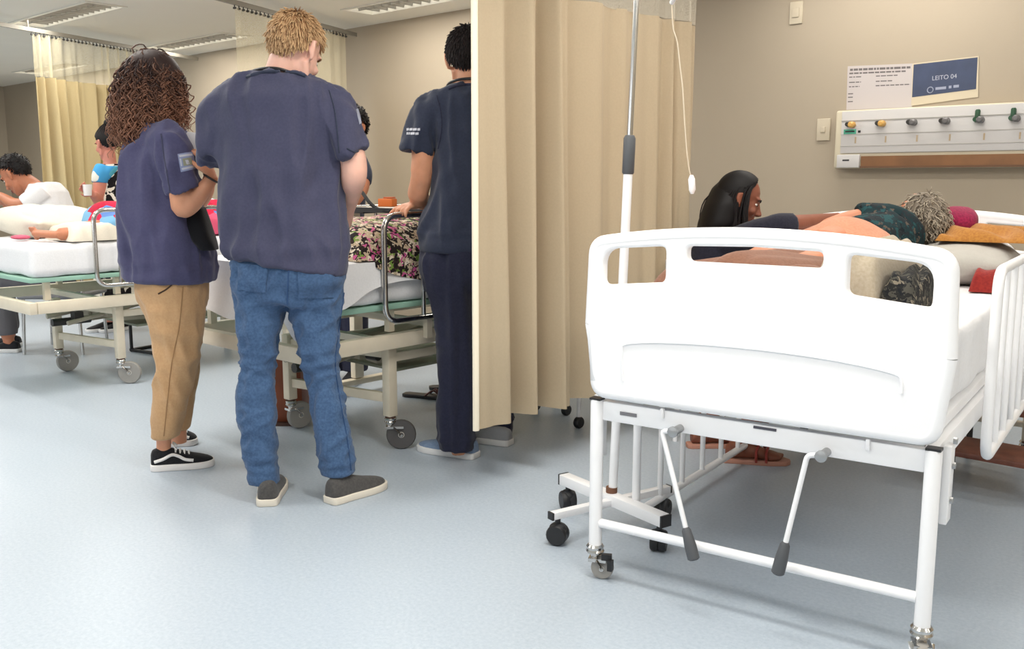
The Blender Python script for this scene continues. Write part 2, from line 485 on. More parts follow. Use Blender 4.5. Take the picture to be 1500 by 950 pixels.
for yr in LIGHT_ROWS:
    for x in LIGHT_XS[yr]:
        lab = lname.get((yr, x), 'louvred ceiling light overhead, out of view')
        loc = (x + FL / 2, yr, R_['h'])
        if first: L0.location = loc; L0['label'] = lab; L0['group'] = 'ceiling lights in rows'; t = L0; first = False
        else: t = dup(L0, loc, None, lab, 'ceiling lights in rows')
        if (yr, x) in OFF:                     # tubes switched off over the right-hand bays
            for ch in t.children:
                if ch.name.startswith('tube'):
                    ch.material_slots[0].link = 'OBJECT'; ch.material_slots[0].material = HOUS
            continue
        l = bpy.data.lights.new('lamp', 'AREA'); l.shape = 'RECTANGLE'; l.size = FL - .06; l.size_y = FW_ - .04
        l.energy = LAMP_W * ROW_K[yr]; l.color = LAMP_COL
        lo = bpy.data.objects.new('lamp', l); C.objects.link(lo); lo.parent = t; lo.location = (0, 0, -0.006)
# ------------------------------------------------------------------ curtains on ceiling rails
def curtain_sheet(path, z0, z1, amp, waves, seed, nz=24, n=420, flare=0.4, swing=None, gather=1.0):
    """double-skinned hanging cloth along a plan path; folds get deeper towards the hem"""
    pts = path_smooth([(x, y, 0) for x, y in path], 30)
    L = [0]
    for i in range(1, len(pts)): L.append(L[-1] + (pts[i] - pts[i - 1]).length)
    tot = L[-1]; r = random.Random(seed)
    ph = [r.uniform(0, 6.28) for _ in range(6)]
    P = []
    for i in range(n + 1):
        s = tot * i / n; k = 0
        while k < len(L) - 2 and L[k + 1] < s: k += 1
        f = (s - L[k]) / max(1e-9, L[k + 1] - L[k]); p = pts[k].lerp(pts[k + 1], f)
        d = (pts[k + 1] - pts[k]).normalized(); P.append((p, Vector((-d.y, d.x, 0)), s / tot))
    V = []
    for j in range(nz + 1):
        u = j / nz
        for p, nn, t in P:
            w = waves * (t ** gather + .035 * math.sin(9.1 * t + ph[1]) + .018 * math.sin(23 * t + ph[3]))
            a = amp * (0.6 + flare * (1 - u)) * (.75 + .45 * math.sin(7.7 * t + ph[5])) * min(1, .25 + 7 * t)
            o = a * (math.sin(2 * PI * w + ph[0] + .5 * math.sin(2 * PI * w * .37 + ph[1]) + .35 * math.sin(3 * u + ph[2])) +
                     .45 * math.sin(2 * PI * w * 1.9 + ph[3] + 1.2 * u) + .3 * math.sin(2 * PI * w * .45 + ph[4] - .8 * u))
            hem = 0.006 * math.sin(9 * t + ph[5]) if j == 0 else 0
            q = p + nn * o + (Vector(swing) * (1 - u) if swing else Vector())
            V.append((q.x, q.y, z0 + (z1 - z0) * u + hem))
    m = n + 1; F = [(j * m + i, j * m + i + 1, (j + 1) * m + i + 1, (j + 1) * m + i) for j in range(nz) for i in range(n)]
    return MB().add(V, F), P
def rail_bar(mb, path, z, w=.022, h=.03):
    pts = [Vector((x, y, z)) for x, y in path]
    for a, b in zip(pts, pts[1:]):
        d = b - a; mb.box((a + b) / 2, (d.length + w, w, h), math.atan2(d.y, d.x))
def curtain(name, label, path, zh, zt, zn, rail, cm_, nm_, amp, waves, seed, gather=1.0, netpath=None, swing=None, edge=False):
    x0, y0 = path[0]
    t = thing(name, label, 'curtain', (x0, y0, 0))
    rel = lambda pp: [(x - x0, y - y0) for x, y in pp]
    mb, P = curtain_sheet(rel(path), zh, zt, amp, waves, seed, gather=gather, swing=swing)
    obj('fabric', mb, cm_, t, angle=None)
    hm = MB(); m = 421; hv = mb.v[:m]
    for i in range(0, m - 1):
        a, b = hv[i], hv[i + 1]
        hm.add([(a[0], a[1], a[2] - .001), (b[0], b[1], b[2] - .001), (b[0], b[1], b[2] + .03), (a[0], a[1], a[2] + .03),],
               [(0, 1, 2, 3)])
    if edge:
        col = [Vector(mb.v[j * m]) for j in range(25)] if False else [Vector(mb.v[j * 421]) for j in range(25)]
        eb = MB()
        for s_, w_ in ((-1, 0.0),):
            eb.rings([[p + Vector((math.cos(q) * .011, math.sin(q) * .014, 0)) for q in (2 * PI * j / 10 for j in range(10))] for p in col])
        obj('lit_side_hem', eb, mat('lit_hem_cream', srgb(240, 230, 208), .8), t)  # pale tone paints the light caught on the turned edge
    nb, _ = curtain_sheet(rel(netpath or path), zt, zn, amp * .5, waves, seed, nz=6, flare=.1, gather=gather)
    obj('net_header', nb, nm_, t, angle=None)
    hk = MB(); k = 0
    for i in range(0, len(P), 14):
        p = P[i][0]; hk.tube([(p.x, p.y, zn - .012), (p.x, p.y, zn + .015)], .004, 6); hk.box((p.x, p.y, zn - .004), (.02, .012, .012))
    o = obj('hook', hk, DARKMETAL, t); o['kind'] = 'stuff'
    return t
# ceiling rails
def rail(name, label, path, z, drops=()):
    x0, y0 = path[0]; t = thing(name, label, 'rail', (x0, y0, 0), group=None)
    mb = MB(); rail_bar(mb, [(x - x0, y - y0) for x, y in path], z); obj('track', mb, RAILM, t, smooth=False)
    for x, y in drops:
        obj('hanger', MB().cyl((x - x0, y - y0, z + .012), (x - x0, y - y0, R_['h'] - .001), .007, 8), RAILM, t)
ZN = 2.27
MAINP = [(-2.335, 2.405), (-2.335, 2.44), (-2.35, 2.60), (-2.35, 3.2), (-2.34, 3.86)]
curtain('privacy_curtain', 'large beige privacy curtain in the centre, hanging beside the drip stand',
        MAINP, .245, 1.835, 2.25, None, CURT, NET, .046, 7.6, 5, gather=1.25, edge=True)
rail('curtain_rail', 'ceiling rail carrying the large central curtain', [(-2.36, 1.2), (-2.36, 4.98)], ZN, [(-2.36, 1.3), (-2.36, 4.8)])
RA = [room(ground(330, 0, 2.28)), room(ground(510, 48, 2.28))]
da = (RA[1] - RA[0]).normalized(); a0 = RA[0] - da * 1.6
rail('curtain_rail', 'ceiling rail running above the blond man to the back wall', [(a0.x, a0.y), ((RA[0] + da * 1.58).x, (RA[0] + da * 1.58).y)], 2.28, [(RA[0].x, RA[0].y)])
def on(a, d, s): p = a + d * s; return (p.x, p.y)
RB = [room(ground(38, 42, 2.28)), room(ground(197, 70, 2.28))]
db = (RB[1] - RB[0]).normalized()
rail('curtain_rail', 'ceiling rail above the yellowish curtain at far left', [on(RB[0], db, -.9), on(RB[0], db, 1.95)], 2.28, [on(RB[0], db, 0.02)])
# left curtain, gathered, hanging from the left rail
def on_rail(px_, a, d, z):       # the place on a rail line seen at column px_
    best = None
    for i in range(400):
        q = a + d * (i * .01 - 1.0)
        X, Y = ca * q.x + sa * q.y, -sa * q.x + ca * q.y
        f = Y * cp - (z - EYE) * sp
        e = abs(750 + FPX * X / f - px_)
        if best is None or e < best[0]: best = (e, q.copy())
    return best[1]
p1, p2 = on_rail(47, RB[0], db, 2.2), on_rail(205, RB[0], db, 2.2)
curtain('privacy_curtain', 'yellowish gathered curtain at far left behind the woman with a bun', [(p1.x, p1.y), ((p1.x + p2.x) / 2, (p1.y + p2.y) / 2), (p2.x, p2.y)],
        .3, 1.93, 2.25, None, CURTY, NETY, .075, 10, 8)
q1, q2 = on_rail(344, RA[0], da, 2.2), on_rail(507, RA[0], da, 2.2)
curtain('privacy_curtain', 'yellowish curtain with net top behind the blond man', [(q1.x, q1.y), ((q1.x + q2.x) / 2, (q1.y + q2.y) / 2), (q2.x, q2.y)],
        .3, 1.84, 2.25, None, CURTY, NETY, .05, 8, 9)

# ------------------------------------------------------------------ wall fittings
YB = R_['y1']
def wpt(x, y):                   # a point of the back wall
    r_ = ray(x, y); k = YB / (r_.x * sa + r_.y * ca)
    q = room((r_.x * k, r_.y * k, 0)); return q.x, EYE + r_.z * k
def switch(label, px_, py_, rocker):
    x, z = wpt(px_, py_); t = thing('switch_plate', label, 'switch', (x, YB, z - .06))
    obj('plate', MB().rbox((0, -.005, .06), (.075, .01, .118), .004), mat('ivory_plastic', srgb(194, 182, 160), .45), t)
    obj('rocker', MB().rbox((0, -.012, .06), (.026 if rocker else .04, .008, .03 if rocker else .05), .003), mat('ivory_plastic', srgb(194, 182, 160), .45), t)
switch('small ivory wall plate high up on the wall', 1167, 19, False)
switch('ivory socket plate left of the medical gas panel', 1207, 190, True)
PX0, PX1, PZ0, PZ1 = -2.14, -1.02, 1.205, 1.505
gp = thing('gas_panel', 'white medical gas outlet panel with a brown recess on the wall', 'panel', ((PX0 + PX1) / 2, YB, PZ0))
W_, H_ = PX1 - PX0, PZ1 - PZ0
PANM = mat('panel_white', srgb(196, 193, 191), .45); PANC = mat('panel_cream', srgb(206, 196, 172), .5)
obj('backplate', MB().rbox((0, -.035, H_ / 2), (W_, .07, H_), .012), PANC, gp)
obj('face', MB().box((.012, -.074, .186), (W_ - .05, .01, .216)), PANM, gp, bevel=.003)
obj('cover', MB().box((.012, -.079, .245), (W_ - .05, .006, .004)).box((.012, -.079, .175), (W_ - .05, .004, .003)).box((.012, -.079, .115), (W_ - .05, .004, .003)), mat('panel_groove', srgb(170, 166, 160), .6), gp)
obj('recess', MB().box((.04, -.073, .036), (W_ - .22, .008, .052)), mat('brown_recess', srgb(120, 82, 50), .55, var=.15), gp)
obj('ledge', MB().box((.04, -.079, .006), (W_ - .22, .016, .010)), mat('brown_ledge', srgb(98, 68, 44), .5), gp)
for q, wd in ((-W_ / 2 + .085, .12), (W_ / 2 - .06, .1)):
    b_ = obj('end_box', MB().rbox((q, -.079, .037), (wd, .02, .068), .004), PANM, gp)
    obj('lettering', MB().box((q - .01, -.0896, .042), (.036, .0006, .008)), INK, b_)
YELL = mat('valve_yellow', srgb(206, 160, 84), .4); VGREY = mat('valve_grey', srgb(110, 108, 108), .35, metal=.3); VGREEN = mat('valve_green', srgb(26, 70, 44), .4)
for i in range(7):
    x = -2.053 + i * .156 - (PX0 + PX1) / 2
    if x > W_ / 2 - .03: break
    vm = YELL if i < 2 else VGREY
    o = obj('outlet_valve', MB().lathe([(.0, -.0), (.02, 0), (.02, .018), (.013, .024), (.013, .04), (0, .04)], (x + .012, -.078, .224), 'Y'), vm, gp)
    o.scale = (1, 1, 1)
    vb = MB().lathe([(.0, 0), (.016, 0), (.016, -.03), (.009, -.036), (.0, -.036)], (x + .012, -.079, .224), 'Y'); obj('valve_ring', vb, vm, o)
    obj('knob', MB().lathe([(0, 0), (.012, 0), (.014, -.012), (.011, -.03), (0, -.03)], (x - .008, -.079, .226), 'Y'), DARKMETAL if i < 4 else VGREEN, o)
    if i > 3: obj('cap', MB().lathe([(0, 0), (.012, 0), (.012, .03), (.008, .036), (0, .036)], (x, -.1, .236), 'Z'), VGREEN, o)
    obj('marking', MB().box((x + .03, -.0795, .145), (.008, .0012, .032)), mat('marking_pale', srgb(178, 158, 130), .6), gp)
st = obj('sticker', MB().box((-W_ / 2 + .085, -.0796, .188), (.066, .0012, .026)), mat('sticker_green', srgb(70, 158, 132), .5), gp)
obj('lettering', MB().box((-W_ / 2 + .085, -.0806, .19), (.05, .0006, .007)).box((-W_ / 2 + .135, -.0806, .188), (.014, .0006, .012)), INK, st)
def wall_quad(cs, th, y0):
    pts = [wpt(*c) for c in cs]; mx = sum(p[0] for p in pts) / 4; mz = min(p[1] for p in pts)
    mb = MB().add([(p[0] - mx, -y0, p[1] - mz) for p in pts] + [(p[0] - mx, -y0 - th, p[1] - mz) for p in pts],
                  [(0, 1, 2, 3), (7, 6, 5, 4), (0, 4, 5, 1), (1, 5, 6, 2), (2, 6, 7, 3), (3, 7, 4, 0)])
    return mb, mx, mz, [(p[0] - mx, p[1] - mz) for p in pts]
mb, mx, mz, cq = wall_quad([(1242, 97), (1337, 93), (1336, 157), (1240, 161)], .002, .0)
ps = thing('notice_sheet', 'white printed notice sheet on the wall left of the navy poster', 'notice', (mx, YB, mz))
obj('sheet', mb, mat('notice_paper', srgb(190, 182, 180), .7), ps, smooth=False)
A_, B_, C_, D_ = [Vector((p[0], 0, p[1])) for p in cq]
def on_sheet(u, v): return (A_.lerp(B_, u)).lerp(D_.lerp(C_, u), v)
tm = MB()
rr = random.Random(3)
def word_line(tm, u, v, u1, h, wmin=.03, wmax=.1, gap=.012, y=-.0024):
    while u < u1:
        w = min(rr.uniform(wmin, wmax), u1 - u)
        a, b, c, d = on_sheet(u, v), on_sheet(u + w, v), on_sheet(u + w, v + h), on_sheet(u, v + h)
        tm.add([(p.x, y, p.z) for p in (a, b, c, d)], [(0, 1, 2, 3)]); u += w + gap
word_line(tm, .04, .06, .97, .05); word_line(tm, .03, .15, .9, .035)
for v, a, b in ((.24, .03, .22), (.24, .45, .78), (.36, .03, .22), (.36, .45, .7), (.46, .03, .2), (.46, .45, .97), (.62, .02, .1), (.7, .02, .1), (.8, .02, .1)): word_line(tm, a, v, b, .024)
obj('lettering', tm, mat('faded_ink', srgb(104, 98, 98), .7), ps, smooth=False)['kind'] = 'stuff'
mb, mx, mz, cq = wall_quad([(1337, 93), (1434, 82), (1433, 142), (1335, 155)], .0015, .002)
po = thing('bed_number_poster', 'navy poster numbering the bed, on the wall above the gas panel', 'poster', (mx, YB, mz))
obj('sheet', mb, mat('poster_paper', srgb(200, 188, 164), .6), po, smooth=False)
A_, B_, C_, D_ = [Vector((p[0], 0, p[1])) for p in cq]
pm = MB(); e = [on_sheet(*q) for q in ((.02, .03), (.985, .03), (.97, .8), (.01, .8))]
pm.add([(p.x, -.0042, p.z) for p in e], [(0, 1, 2, 3)]); obj('printed_area', pm, BLUEP, po, smooth=False)
rot = math.atan2((B_ - A_).z, (B_ - A_).x)
def lay(body, u, v, size):
    me = text_mesh(body, size); p = on_sheet(u, v)
    me.transform(Matrix.Translation((p.x, -.005, p.z)) @ Matrix.Rotation(-rot, 4, 'Y') @ Matrix.Rotation(PI / 2, 4, 'X'))
    link('lettering', me, INKW, po, smooth=False)
lay('LEITO 04', .5, .42, .03)
lm = MB(); p = on_sheet(.29, .68)
lm.tube([(p.x + .014 * math.cos(q), -.005, p.z + .014 * math.sin(q)) for q in [2 * PI * k / 16 for k in range(16)]], .0025, 5, closed=True)
for u, w in ((.37, .16), (.57, .04), (.64, .08)):
    a, b = on_sheet(u, .66), on_sheet(u + w, .66)
    lm.box(((a.x + b.x) / 2, -.0046, (a.z + b.z) / 2 - .002), ((b - a).length, .0006, .013), rot=Matrix.Rotation(-rot, 3, 'Y'))
obj('emblem', lm, mat('poster_emblem_grey', srgb(150, 156, 176), .6), po)

# ------------------------------------------------------------------ white hospital bed in front
BTH = math.radians(7.27)
BU, BV = Vector((math.cos(BTH), math.sin(BTH), 0)), Vector((-math.sin(BTH), math.cos(BTH), 0))
BC = Vector((-1.543, 2.114, 0)) + .415 * BU
def bedpt(u, v, z): return BC + BU * u + BV * v + Vector((0, 0, z))
bed = thing('hospital_bed', 'white hospital bed with moulded footboard and two cranks at right', 'bed', BC, BTH)
def moulded_board(v, name):
    cu = bpy.data.curves.new('b', 'CURVE'); cu.dimensions = '2D'; cu.fill_mode = 'BOTH'
    cu.extrude = .011; cu.bevel_depth = .008; cu.bevel_resolution = 3
    def poly(pts, r):
        pp = round_path([(x, z, 0) for x, z in pts], r, 7, closed=True)
        s = cu.splines.new('POLY'); s.points.add(len(pp) - 1)
        for q, p_ in zip(s.points, pp): q.co = (p_.x, p_.y, 0, 1)
        s.use_cyclic_u = True
    top = [(-.462, .885), (-.445, .955), (-.40, .988)]
    arc = [(-.452 + .904 * k / 14, .974 + .036 * (1 - ((k - 7) / 7) ** 2)) for k in range(15)]
    out = [(-.44, .560), (.44, .560)] + [(.462, .75)] + arc[::-1] + [(-.462, .75)]
    rr_ = [.03, .03, .0] + [.085] + [.02] * 13 + [.085] + [.0]
    poly(out, rr_)
    def hole(s): return [(s * .432, .852), (s * .226, .872), (s * .226, .984), (s * .432, .968)]
    poly(hole(1), [.028, .028, .028, .06]); poly(hole(-1), [.028, .028, .028, .06])
    poly([(-.184, .930), (.184, .930), (.184, .986), (0, .991), (-.184, .986)], [.028, .028, .024, .0, .024])
    o = bpy.data.objects.new('b', cu); C.objects.link(o)
    dg = bpy.context.evaluated_depsgraph_get()
    me = bpy.data.meshes.new_from_object(o.evaluated_get(dg)); bpy.data.objects.remove(o)
    me.transform(Matrix.Translation((0, v, 0)) @ Matrix.Rotation(PI / 2, 4, 'X'))
    b = link(name, me, PLASTIC, bed, angle=50)
    # rolled rim around the outside
    oo = round_path([(x, z, 0) for x, z in out], rr_, 7, closed=True)
    rm = MB().tube([(p_.x, v, p_.y) for p_ in oo], .0205, 12, closed=True)
    obj('rim', rm, PLASTIC, b)
    # raised contour moulded on both faces
    for sgn in (-1, 1):
        cc = path_smooth([(-.352, .60), (-.356, .68), (-.338, .706), (-.2, .722), (0, .728), (.2, .722), (.345, .706), (.37, .688), (.372, .66)], 6)
        obj('moulded_contour', MB().tube([(p_.x, v + sgn * .0205, p_.y) for p_ in cc], .003, 8), PLASTIC, b)
    return b
moulded_board(-.005, 'footboard')
moulded_board(1.97, 'headboard')
def caster(parent, x, y, z_top, r, yaw, wm=WHEELC, tm_=TYRE, forkm=CHROME, collar=True, width=.03, trail=.03):
    """fork and stem; the wheel with tyre hangs below and behind the stem"""
    d = Vector((math.cos(yaw), math.sin(yaw), 0)); p_ = Vector((-d.y, d.x, 0))
    c = Vector((x, y, r)) + d * trail
    f = MB()
    if collar:
        f.lathe([(0, z_top - .012), (.024, z_top - .012), (.027, z_top - .006), (.024, z_top), (.026, z_top + .008), (.021, z_top + .014), (0, z_top + .014)], (x, y, 0))
    f.cyl((x, y, z_top - .03), (x, y, z_top), .013)
    hw = width / 2 + .006
    f.box(Vector((x, y, 0)) + d * trail * .4 + Vector((0, 0, z_top - .030)), (abs(trail) + .03, width + .016, .010), yaw)
    for s_ in (-1, 1):
        a = Vector((x, y, z_top - .028)) + p_ * hw * s_ + d * trail * .3
        f.tube([a, (a + c + p_ * hw * s_) / 2 + d * .004, c + p_ * hw * s_], [.011, .009, .008], 8, flat=.4)
    f.cyl(c - p_ * (hw + .004), c + p_ * (hw + .004), .006, 8)
    co = obj('caster', f, forkm, parent)
    q = yaw - PI / 2
    M = Matrix.Translation(c) @ Matrix.Rotation(q, 4, 'Z')
    def mk(nm, prof, m_):
        mb_ = MB().lathe(prof, (0, 0, 0), 'X', 24); mb_.v = [tuple(M @ Vector(v_)) for v_ in mb_.v]; return obj(nm, mb_, m_, co)
    h = width / 2
    mk('tyre', [(r * .72, -h), (r * .93, -h), (r, -h * .5), (r, h * .5), (r * .93, h), (r * .72, h)], tm_)
    mk('wheel', [(0, -h * .9), (r * .2, -h * 1.02), (r * .3, -h * .6), (r * .7, -h * .8), (r * .74, -h * .8), (r * .74, h * .8), (r * .7, h * .8), (r * .3, h * .6), (r * .2, h * 1.02), (0, h * .9)], wm)
    return co
for s_ in (-1, 1):
    obj('leg', MB().lathe([(0, .1), (.019, .1), (.019, .524), (.017, .532), (0, .532)], (s_ * .446, 0, 0)), WHITE, bed)
    obj('leg_cap', MB().box((s_ * .446, 0, .5345), (.034, .03, .006)), BLACKP, bed)
    obj('leg', MB().lathe([(0, .1), (.019, .1), (.019, .53), (0, .53)], (s_ * .446, 1.95, 0)), CREAM, bed)
    caster(bed, s_ * .446, 0, .088, .033, .35 if s_ < 0 else -1.2, width=.026, trail=.022)
    caster(bed, s_ * .446, 1.95, .088, .034, 2.2, wm=DARKMETAL, tm_=TYRED, width=.026)
lk = MB().box((-.405, -.005, .072), (.03, .014, .018), .4).box((-.39, -.01, .052), (.014, .02, .03), .2); obj('brake_lever', lk, BLACKP, bed)
obj('crossbar', MB().cyl((-.43, 0, .168), (.43, 0, .168), .0135), WHITE, bed)
obj('crossbar', MB().cyl((-.43, 1.95, .168), (.43, 1.95, .168), .0135), CREAM, bed)
obj('end_apron', MB().box((0, .012, .502), (.856, .028, .056)), WHITE, bed, bevel=.004)
obj('end_apron', MB().box((0, 1.94, .5), (.86, .03, .056)), WHITE, bed, bevel=.004)
for s_ in (-1, 1): obj('side_beam', MB().box((s_ * .435, .98, .502), (.03, 1.9, .06)), WHITE, bed, bevel=.004)
for q in (.3, .75, 1.2, 1.65): obj('deck_bar', MB().box((0, q, .51), (.83, .03, .03)), WHITE, bed, smooth=False)
dk = obj('deck', MB().box((0, .98, .55), (.86, 1.84, .03)), WHITE, bed, bevel=.004)
for s_ in (-1, 1): obj('side_plate', MB().box((s_ * .468, .06, .44), (.018, .05, .19)), WHITE, bed, bevel=.003)
for q in (.545, .485, .4): obj('bolt', MB().lathe([(0, 0), (.009, 0), (.008, .008), (0, .008)], (.476, .06, q), 'X', 8), STEEL, bed)
for u, tx in ((-.188, -.135), (.203, .128)):
    hub = obj('crank', MB().lathe([(0, .03), (.011, .03), (.011, -.022), (.009, -.026), (0, -.026)], (u, -.02, .487), 'Y'), STEEL, bed)
    s_ = -1
    a = (u - .035, -.042, .470)
    h_ = (tx, -.06, .225) if u < 0 else (u - .075, -.06, .245)
    obj('crank_arm', MB().tube(round_path([(u, -.042, .487), (u - .035, -.042, .483), h_], .012, 4), .0068, 10), WHITE, hub)
    hv = Vector(h_); dv = (hv - Vector(a)).normalized()
    p0 = hv - dv * .012; q0 = hv + dv * .075
    hd = MB().tube([p0, p0 + dv * .008, p0 + dv * .05, q0 - dv * .004, q0], [.008, .0125, .0165, .0165, .012], 14); obj('crank_handle', hd, GREYP, hub)
    hub2 = MB().lathe([(0, .001), (.015, .001), (.015, -.006), (.006, -.009), (0, -.009)], (u, -.047, .487), 'Y', 12); obj('crank_cap', hub2, STEEL, hub)
obj('maker_plate', MB().box((-.345, -.0035, .503), (.052, .0012, .010)), mat('plate_grey', srgb(120, 118, 122), .4), bed)
obj('maker_plate', MB().box((.045, -.0035, .522), (.06, .0012, .007)), mat('plate_dark', srgb(70, 68, 78), .4), bed)
for q in (-.24, .30): obj('bracket', MB().box((q, -.006, .522), (.01, .012, .028)), WHITE, bed, bevel=.002)
def side_rail(u, v0, v1, z0, z1, nb, lean=0.0):
    o = obj('side_rail', MB().tube(round_path([(u, v0, z0), (u, v1, z0), (u, v1, z1), (u, v0, z1)], .06, 6, closed=True), .0135, 12, closed=True), WHITE, bed)
    for i in range(nb):
        v = v0 + (v1 - v0) * (i + 1) / (nb + 1)
        obj('rail_bar', MB().cyl((u, v, z0), (u, v, z1), .0095, 10), WHITE, o)
    return o
rr_ = side_rail(.505, .36, 1.42, .43, .92, 6)
for v in (.72, 1.05):
    obj('rail_clamp', MB().box((.487, v, .512), (.024, .06, .10)), WHITE, bed, bevel=.004)
side_rail(-.50, .36, 1.42, .075, .555, 5)
for v in (.6, 1.1): obj('rail_clamp', MB().box((-.475, v, .51), (.03, .05, .07)), WHITE, bed, bevel=.004)
def mattress(parent, m_, u0, u1, v0, v1, z0, z1, seed, amp=.006, name='mattress', voxel=.012):
    mb_ = MB().rbox(((u0 + u1) / 2, (v0 + v1) / 2, (z0 + z1) / 2), (u1 - u0, v1 - v0, z1 - z0), .03, seg=3)
    def post(P, N):
        k = amp * snoise(P * np.array([1, 1, .35]), 22, seed) + amp * .6 * np.abs(snoise(P * np.array([1.2, .8, .3]), 40, seed + 1))
        return P + N * k[:, None]
    return blob(name, mb_, m_, parent, voxel, 3, post)
mattress(bed, SHEET, -.425, .425, .05, 1.92, .565, .775, 4)

# things on the white bed
def drape(name, label, cat, fn, u0, u1, v0, v1, m_, base=bedpt, rz=BTH, nu=50, nv=50, zb=.778, group=None, parent=None):
    """a cloth lying in folds: solid between the bedding below and a height field above"""
    mb_ = MB(); c = base((u0 + u1) / 2, (v0 + v1) / 2, zb)
    du, dv = (u1 - u0) / nu, (v1 - v0) / nv
    for j in range(nv + 1):
        for i in range(nu + 1):
            a, b = i / nu, j / nv
            e1 = min(1, 7 * a, 7 * (1 - a)); e2 = min(1, 7 * b, 7 * (1 - b)); ed = math.sqrt(max(0, 1 - (1 - e1) ** 2)) * math.sqrt(max(0, 1 - (1 - e2) ** 2))
            mb_.v.append(((a - .5) * (u1 - u0), (b - .5) * (v1 - v0), .004 + fn(a, b) * ed))
    n1 = nu + 1
    mb_.f += [(j * n1 + i, j * n1 + i + 1, (j + 1) * n1 + i + 1, (j + 1) * n1 + i) for j in range(nv) for i in range(nu)]
    k = len(mb_.v); top = list(mb_.v)
    mb_.v += [(x, y, .001) for x, y, z in top]
    mb_.f += [(k + j * n1 + i, k + (j + 1) * n1 + i, k + (j + 1) * n1 + i + 1, k + j * n1 + i + 1) for j in range(nv) for i in range(nu)]
    rim = [i for i in range(n1)] + [j * n1 + nu for j in range(1, nv + 1)] + [nv * n1 + i for i in range(nu - 1, -1, -1)] + [j * n1 for j in range(nv - 1, 0, -1)]
    mb_.f += [(rim[i], rim[(i + 1) % len(rim)], k + rim[(i + 1) % len(rim)], k + rim[i]) for i in range(len(rim))]
    o = obj(name, mb_, m_, parent, c, rz, angle=60)
    if label: tag(o, label, cat, group)
    return o
def fold(a, b, ka, kb, ph=0): return (.5 + .5 * math.sin(2 * ka * a + 2 * kb * b + ph + 1.1 * math.sin(5 * b + 3 * a) + .7 * math.sin(9 * a - 6 * b))) ** .8
g = lambda x, c, w: math.exp(-((x - c) / w) ** 2)
drape('blanket', 'brown blanket in soft folds over the patient\'s legs behind the footboard', 'blanket',
      lambda a, b: .085 + .055 * g(a, .55, .3) * (1 - .3 * b) + .02 * fold(a, b, 9, -6) + .012 * fold(a, b, 17, -11, 1), -.415, .13, .18, 1.0,
      cloth_mat('brown_blanket', srgb(114, 77, 60), srgb(126, 88, 70), scale=120))
drape('blanket', 'cream cloth folded over the bed beside the brown blanket, seen through the right opening', 'blanket',
      lambda a, b: .12 + .05 * g(a, .4, .5) + .016 * fold(a, b, 8, 2), .03, .21, .36, 1.1,
      cloth_mat('cream_blanket', srgb(158, 146, 126), srgb(168, 156, 138), scale=120), nu=30)
drape('skirt', 'dark patterned skirt lying bunched near the right side of the bed', 'clothing',
      lambda a, b: .070 + .02 * fold(a, b, 8, 9) + .03 * g(a, .4, .4),   .205, .30, .40, .90,
      print_mat('dark_print', [(0, srgb(34, 34, 34)), (.45, srgb(70, 68, 62)), (.75, srgb(24, 26, 30)), (.92, srgb(120, 112, 98))], 70), nu=22)
def pillow(name, label, loc, size, rz, m_, tilt=0.0, seed=1, amp=.01):
    mb_ = MB(); R = []
    N = 28
    for i in range(N + 1):
        a = -1 + 2 * i / N; ring = []
        for j in range(40):
            q = 2 * PI * j / 40
            sq = lambda t, e: math.copysign(abs(t) ** e, t)
            prof = (1 - abs(a) ** 3.2) ** .6
            ring.append((a * size[0] / 2, sq(math.cos(q), .6) * size[1] / 2 * (.86 + .14 * (1 - abs(a) ** 2)), sq(math.sin(q), .9) * size[2] / 2 * max(.08, prof)))
        R.append(ring)
    mb_.rings(R)
    M = Matrix.Rotation(tilt, 3, 'Y'); mb_.v = [tuple(M @ Vector(v_)) for v_ in mb_.v]
    lo = min(v_[2] for v_ in mb_.v); mb_.v = [(a, b, c - lo) for a, b, c in mb_.v]
    def post(P, N_):
        k = amp * snoise(P, 14, seed) + amp * .6 * np.abs(snoise(P, 30, seed + 3))
        return P + N_ * k[:, None]
    o = blob(name, mb_, m_, None, .012, 4, post, loc, rz); return tag(o, label, 'pillow')
pillow('pillow', 'pale grey pillow under the patient\'s head near the right bed rail', bedpt(.21, 1.52, .775), (.40, .62, .15), BTH + .05, cloth_mat('grey_pillowcase', srgb(174, 170, 163)), 0.0, 3)
# heap of clothes on the pillow, three different cloths
drape('scarf', 'orange and mustard cloth bunched up on the pillow at right', 'cloth',
      lambda a, b: .012 + .036 * fold(a, b, 6, 9) * g(b, .5, .6) + .008 * g(a, .35, .3), .15, .45, 1.42, 1.80, cloth_mat('mustard_cloth', srgb(178, 124, 58), srgb(160, 104, 48), scale=90), zb=.927, nu=40, nv=40)
drape('scarf', 'red cloth trailing over the right side of the pillow below the mustard cloth', 'cloth',
      lambda a, b: .062 + .016 * fold(a, b, 1.5, 5), .315, .445, 1.15, 1.75, cloth_mat('red_cloth', srgb(126, 32, 32), srgb(146, 44, 36), scale=90), zb=.778, nu=30, nv=40)
def lump(name, label, cat, c, rad, m_, seed, amp=.02, rz=0.0, group=None):
    def post(P, N_):
        return P + N_ * (amp * snoise(P, 18, seed) + amp * .8 * (1 - np.abs(snoise(P, 26, seed + 5))))[:, None]
    o = blob(name, MB().ell((0, 0, rad[2]), rad), m_, None, .01, 2, post, c, rz)
    if label: tag(o, label, cat, group)
    return o
lump('garment', 'magenta garment heaped beside the patient\'s grey hair', 'clothing', bedpt(.17, 1.72, .925), (.085, .10, .052), cloth_mat('magenta_cloth', srgb(150, 32, 72), srgb(120, 24, 60)), 5)
